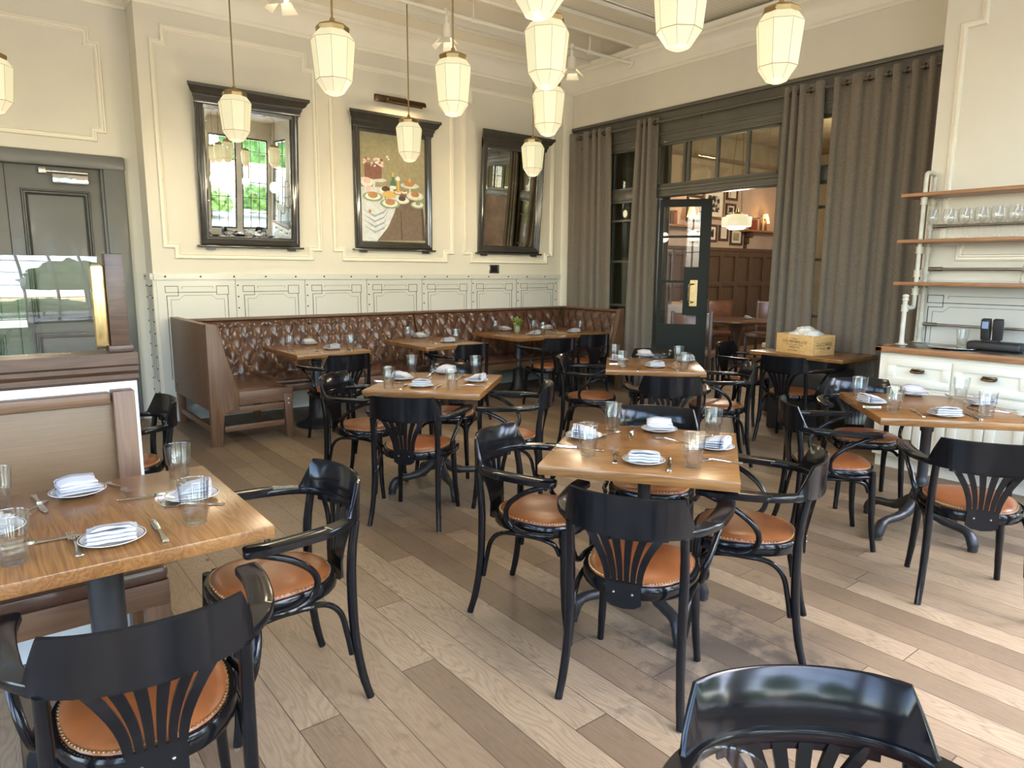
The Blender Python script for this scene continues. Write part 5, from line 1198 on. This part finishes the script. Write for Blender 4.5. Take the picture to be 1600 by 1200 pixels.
noisy('print_bw', (.02, .02, .02), (.62, .58, .48), 9, .56); noisy('print_sketch', (.70, .66, .55), (.55, .40, .22), 7, .62); noisy('print_crowd', (.25, .27, .24), (.42, .36, .16), 12, .5)
for args in ((10.55, 2.42, 10.98, 2.90, 'walnut_dark', 'print_sketch', 'dark framed sketch beside the amber lamp in the next room'), (11.02, 2.50, 11.68, 3.06, 'brass_old', 'print_bw', 'large gilt framed black and white photograph in the next room'),
             (10.70, 2.04, 11.02, 2.34, 'walnut_dark', 'print_bw', 'small black and white picture just right of the glazed door leaf'), (11.10, 2.07, 11.50, 2.40, 'walnut_dark', 'print_bw', 'dark framed landscape print below the large gilt photograph'),
             (11.56, 2.10, 11.86, 2.40, 'walnut_dark', 'print_sketch', 'pale sketch in a narrow dark frame in the lower row of the next room'),
             (11.93, 2.03, 12.34, 2.36, 'walnut_dark', 'print_crowd', 'crowd print in a black frame under the drum pendant'), (11.74, 2.88, 12.10, 3.22, 'walnut_dark', 'print_sketch', 'dark framed print behind the pendant chains, high up'), (11.74, 2.58, 12.06, 2.82, 'walnut_dark', 'print_bw', 'small dark framed picture just above the drum pendant')):
    picture(*args)
for (x0, x1), lab, n0 in (((9.6, 10.66), 'wooden wall shelf with books seen through the glazed door leaf', 5), ((12.25, 13.7), 'wooden wall shelf with books and a carved bracket at the right of the next room', 9)):
    t = thing('book_shelf', lab, 'shelf', (x0, YN-.22, 2.30), 0, 'wall shelves in the next room'); bm = NB(); box(bm, 0, 0, 0, x1-x0, .22, .035, .003); obj('board', bm, 'shelf_oak', t)
    bm = NB(); prism(bm, [(.0, -.01), (.18, -.01), (.18, -.05), (.11, -.10), (.12, -.16), (.05, -.22), (.04, -.32), (0, -.34)], .12, .17, plane='yz', off=(0, 0, 0)) if False else box(bm, .15, .04, -.12, .22, .22, 0, .01); box(bm, .15, .12, -.24, .22, .22, -.12, .01); box(bm, .15, .17, -.34, .22, .22, -.24, .01); obj('bracket', bm, 'walnut_dark', t)
    rb = random.Random(n0); x = x0+.30
    for k in range(n0):
        w = rb.uniform(.03, .05); h = rb.uniform(.17, .25); bm = NB(); box(bm, 0, 0, 0, w, .15, h, .003)
        side = 'left' if x0 < 11 else 'right'
        o = obj('book', bm, rb.choice(['book_red', 'book_cream', 'book_brown']), loc=(x, YN-.19, 2.336)); tag(o, 'book on the %s shelf of the next room, %s from its left end' % (side, ordn[k]), 'book', 'books on the next room shelves'); x += w+.004
for x, y, z, lab in ((10.62, YN-.15, 2.336, 'small amber shaded lamp on the left shelf of the next room'), (13.05, YN-.12, 2.336, 'small amber shaded lamp on the right shelf of the next room')):
    t = thing('shelf_lamp', lab, 'lamp', (x-.10, y, z), 0, 'amber shelf lamps in the next room'); bm = NB(); lathe(bm, [(0, 0), (.05, 0), (.05, .02), (.015, .04), (.012, .16), (0, .16)], 14); obj('base', bm, 'brass_old', t)
    bm = NB(); lathe(bm, [(.045, .33), (.085, .15), (.083, .15), (.043, .33)], 16); obj('lamp_shade', bm, 'lamp_amber', t)
    add_light('lamp_glow', 'POINT', 6, (x-.10, y-.12, z+.25), (1, .55, .2), shadow_soft_size=.06)
# drum pendant
dp = thing('drum_pendant', 'stepped opal drum pendant glowing in the next room', 'pendant lamp', (8.7, 5.95, 2.215))
bm = NB(); lathe(bm, [(0, -.115), (.10, -.115), (.13, -.095), (.145, -.08), (.20, -.075), (.205, -.06), (.205, .045), (.20, .055), (.15, .06), (.145, .085), (.10, .095), (0, .095)], 32); obj('opal_shade', bm, 'drum_glow', dp)
bm = NB(); lathe(bm, [(0, .095), (.08, .095), (.07, .115), (.02, .125), (.015, .18), (0, .18)], 20)
for k in range(3): a = 2*PI*k/3; tube(bm, [(.12*math.cos(a), .12*math.sin(a), .08), (.03*math.cos(a), .03*math.sin(a), 1.70)], .004, 5)
obj('hanger', bm, 'brass', dp)
add_light('next_room_light', 'POINT', 45, (8.7, 5.95, 1.95), (1, .85, .66), shadow_soft_size=.15)  # the drum's own light, just below its shade
add_light('next_room_light', 'POINT', 150, (11.2, 5.6, 3.0), (1, .83, .62), shadow_soft_size=.25)  # extra fill deeper in the room; no lamp hangs here
# table and chairs of the next room
tt = thing('round_table', 'dark polished round table in the next room', 'table', (9.75, 6.55, 0)); bm = NB(); lathe(bm, [(0, .71), (.62, .71), (.63, .73), (.62, .75), (0, .75)], 40); obj('tabletop', bm, 'walnut_dark', tt)
bm = NB(); lathe(bm, [(0, 0), (.30, 0), (.28, .05), (.08, .10), (.06, .4), (.10, .6), (.14, .71), (0, .71)], 20); obj('pedestal', bm, 'walnut_dark', tt)
o = dup(plate, (9.98, 6.50, .7503), 0, 'plate on the round table of the next room', group='next room tableware'); o = dup(naps[0], (9.98, 6.50, .764), .6, 'folded napkin on the round table of the next room', group='next room tableware')
def side_chair(loc, rz, leath, lab, h=1.0, w=.46):
    t = thing('high_back_chair', lab, 'chair', loc, rz, 'leather chairs of the next room')
    bm = NB(); box(bm, -.22, -w/2, .40, .24, w/2, .48, .02, seg=3); obj('seat', bm, leath, t)
    bm = NB(); box(bm, -.245, -w/2+.03, .56, -.205, w/2-.03, h, .012); bk = obj('backrest', bm, leath, t)
    bm = NB()
    for k in range(14):
        y = -w/2+.04+(w-.08)*k/13; sph(bm, (-.203, y, h-.012), .008, u=6, v=4); sph(bm, (.241, y, .425), .008, u=6, v=4)
    for k in range(10):
        z = .58+(h-.6)*k/9
        for s in (-1, 1): sph(bm, (-.203, s*(w/2-.042), z), .008, u=6, v=4)
    obj('nailheads', bm, 'brass', bk)
    for s in (-1, 1):
        bm = NB(); box(bm, -.25, s*(w/2-.02)-.02, 0, -.21, s*(w/2-.02)+.02, h+.02, .005); obj('leg', bm, 'walnut_dark', t)
        bm = NB(); box(bm, .19, s*(w/2-.025)-.022, 0, .235, s*(w/2-.025)+.022, .41, .005); obj('leg', bm, 'walnut_dark', t)
plain('leather_cream', (.50, .36, .22), .45)
side_chair((7.42, 5.62, 0), R(28), 'leather_worn', 'large brown leather high back chair just inside the next room', .985, .52)
side_chair((8.75, 6.75, 0), R(-8), 'leather_cream', 'tan high back chair nearest the glazed door at the round table', 1.0)
side_chair((9.55, 7.38, 0), R(-80), 'leather_cream', 'tan studded high back chair behind the round table', 1.0)
side_chair((10.35, 7.25, 0), R(-130), 'leather_worn', 'dark studded high back chair behind the round table, left of its neighbour')
side_chair((10.75, 6.70, 0), R(-170), 'leather_worn', 'dark studded high back chair at the far right of the round table')
side_chair((9.35, 5.45, 0), R(78), 'leather_cream', 'tan high back chair at the near right of the round table, half behind the curtain')

# ------------------------------------------------------------------ outside: what the mirrors and glass reflect
bm = NB(); box(bm, -30, -40, -.3, 40, YS-.2, -.12); struct('ground', bm, 'outdoor_stone')
def shrub(x, y, z0, sx, sy, h, mat, seed, name, lab, sub=4):
    bm = NB(); q = bmesh.ops.create_icosphere(bm, subdivisions=sub, radius=1)
    for v in q['verts']:
        p = v.co.copy(); n_ = noise.noise(p*2.2+Vector((seed, 0, 0)))*.30+noise.noise(p*6+Vector((seed, 4, 0)))*.22+noise.noise(p*14)*.12; p *= 1+n_; v.co = (p.x*sx, p.y*sy, max(-.5, p.z)*h*.5)
    t = thing(name, lab, 'tree' if name == 'tree' else 'shrub', (x, y, z0), 0, 'garden planting outside the windows'); cr_ = obj('foliage', bm, mat, t, loc=(0, 0, h*.5+(.0 if name == 'shrub' else 1.6)))
    bm = NB(); tube(bm, [(0, 0, 0), (.05, .03, 1.0), (0, 0, h*.6+(1.4 if name == 'tree' else 0))], [.10, .06] if name == 'tree' else [.03, .02], 8); obj('trunk', bm, 'walnut_dark', t)
for k, (x, y, sx, h) in enumerate(((-6, -8, 1.3, 1.9), (-2.5, -7.5, 1.3, 1.7), (1, -8, 1.3, 1.8), (4.4, -7.2, 1.2, 1.6), (7.8, -7.8, 1.3, 1.9), (11.2, -7.4, 1.3, 1.7), (14.8, -8, 1.4, 2.0), (18.5, -8.4, 1.4, 2.0))):
    shrub(x, y, -.12, sx, 1.0, h, 'hedge_leaf', k*3.1, 'shrub', 'bright green shrub outside the windows, %s from the west' % ordn[k])
for k, (x, y, s, h) in enumerate(((-9, -14, 2.1, 6), (-3, -16, 2.2, 6.5), (3, -15, 2.0, 5.6), (9, -14, 2.2, 6.4), (15, -15, 2.3, 6), (21.5, -14, 2.4, 7))):
    shrub(x, y, -.12, s, s*.8, h, 'tree_leaf', k*5.7+1, 'tree', 'leafy tree standing beyond the shrubs outside, %s from the west' % ordn[k])
ub = thing('patio_umbrella', 'white patio umbrella outside the windows, seen only in the mirror', 'umbrella', (7.6, -4.6, -.12)); bm = NB(); lathe(bm, [(0, 2.75), (.05, 2.72), (1.5, 2.15), (1.5, 2.0), (1.48, 2.0), (1.46, 2.13), (.05, 2.68)], 8, smooth=False); obj('canopy', bm, 'umbrella_canvas', ub)
bm = NB(); tube(bm, [(0, 0, 0), (0, 0, 2.7)], .025, 8); obj('pole', bm, 'steel', ub)
bm = NB(); lathe(bm, [(0, 0), (.28, 0), (.28, .06), (.05, .09), (0, .09)], 20); obj('base', bm, 'iron_black', ub)
add_light('next_room_light', 'POINT', 25, (7.9, 7.0, 3.2), (1, .88, .7), shadow_soft_size=.2)  # added fill inside the next room, no fixture; lightens the curtain behind the side pane
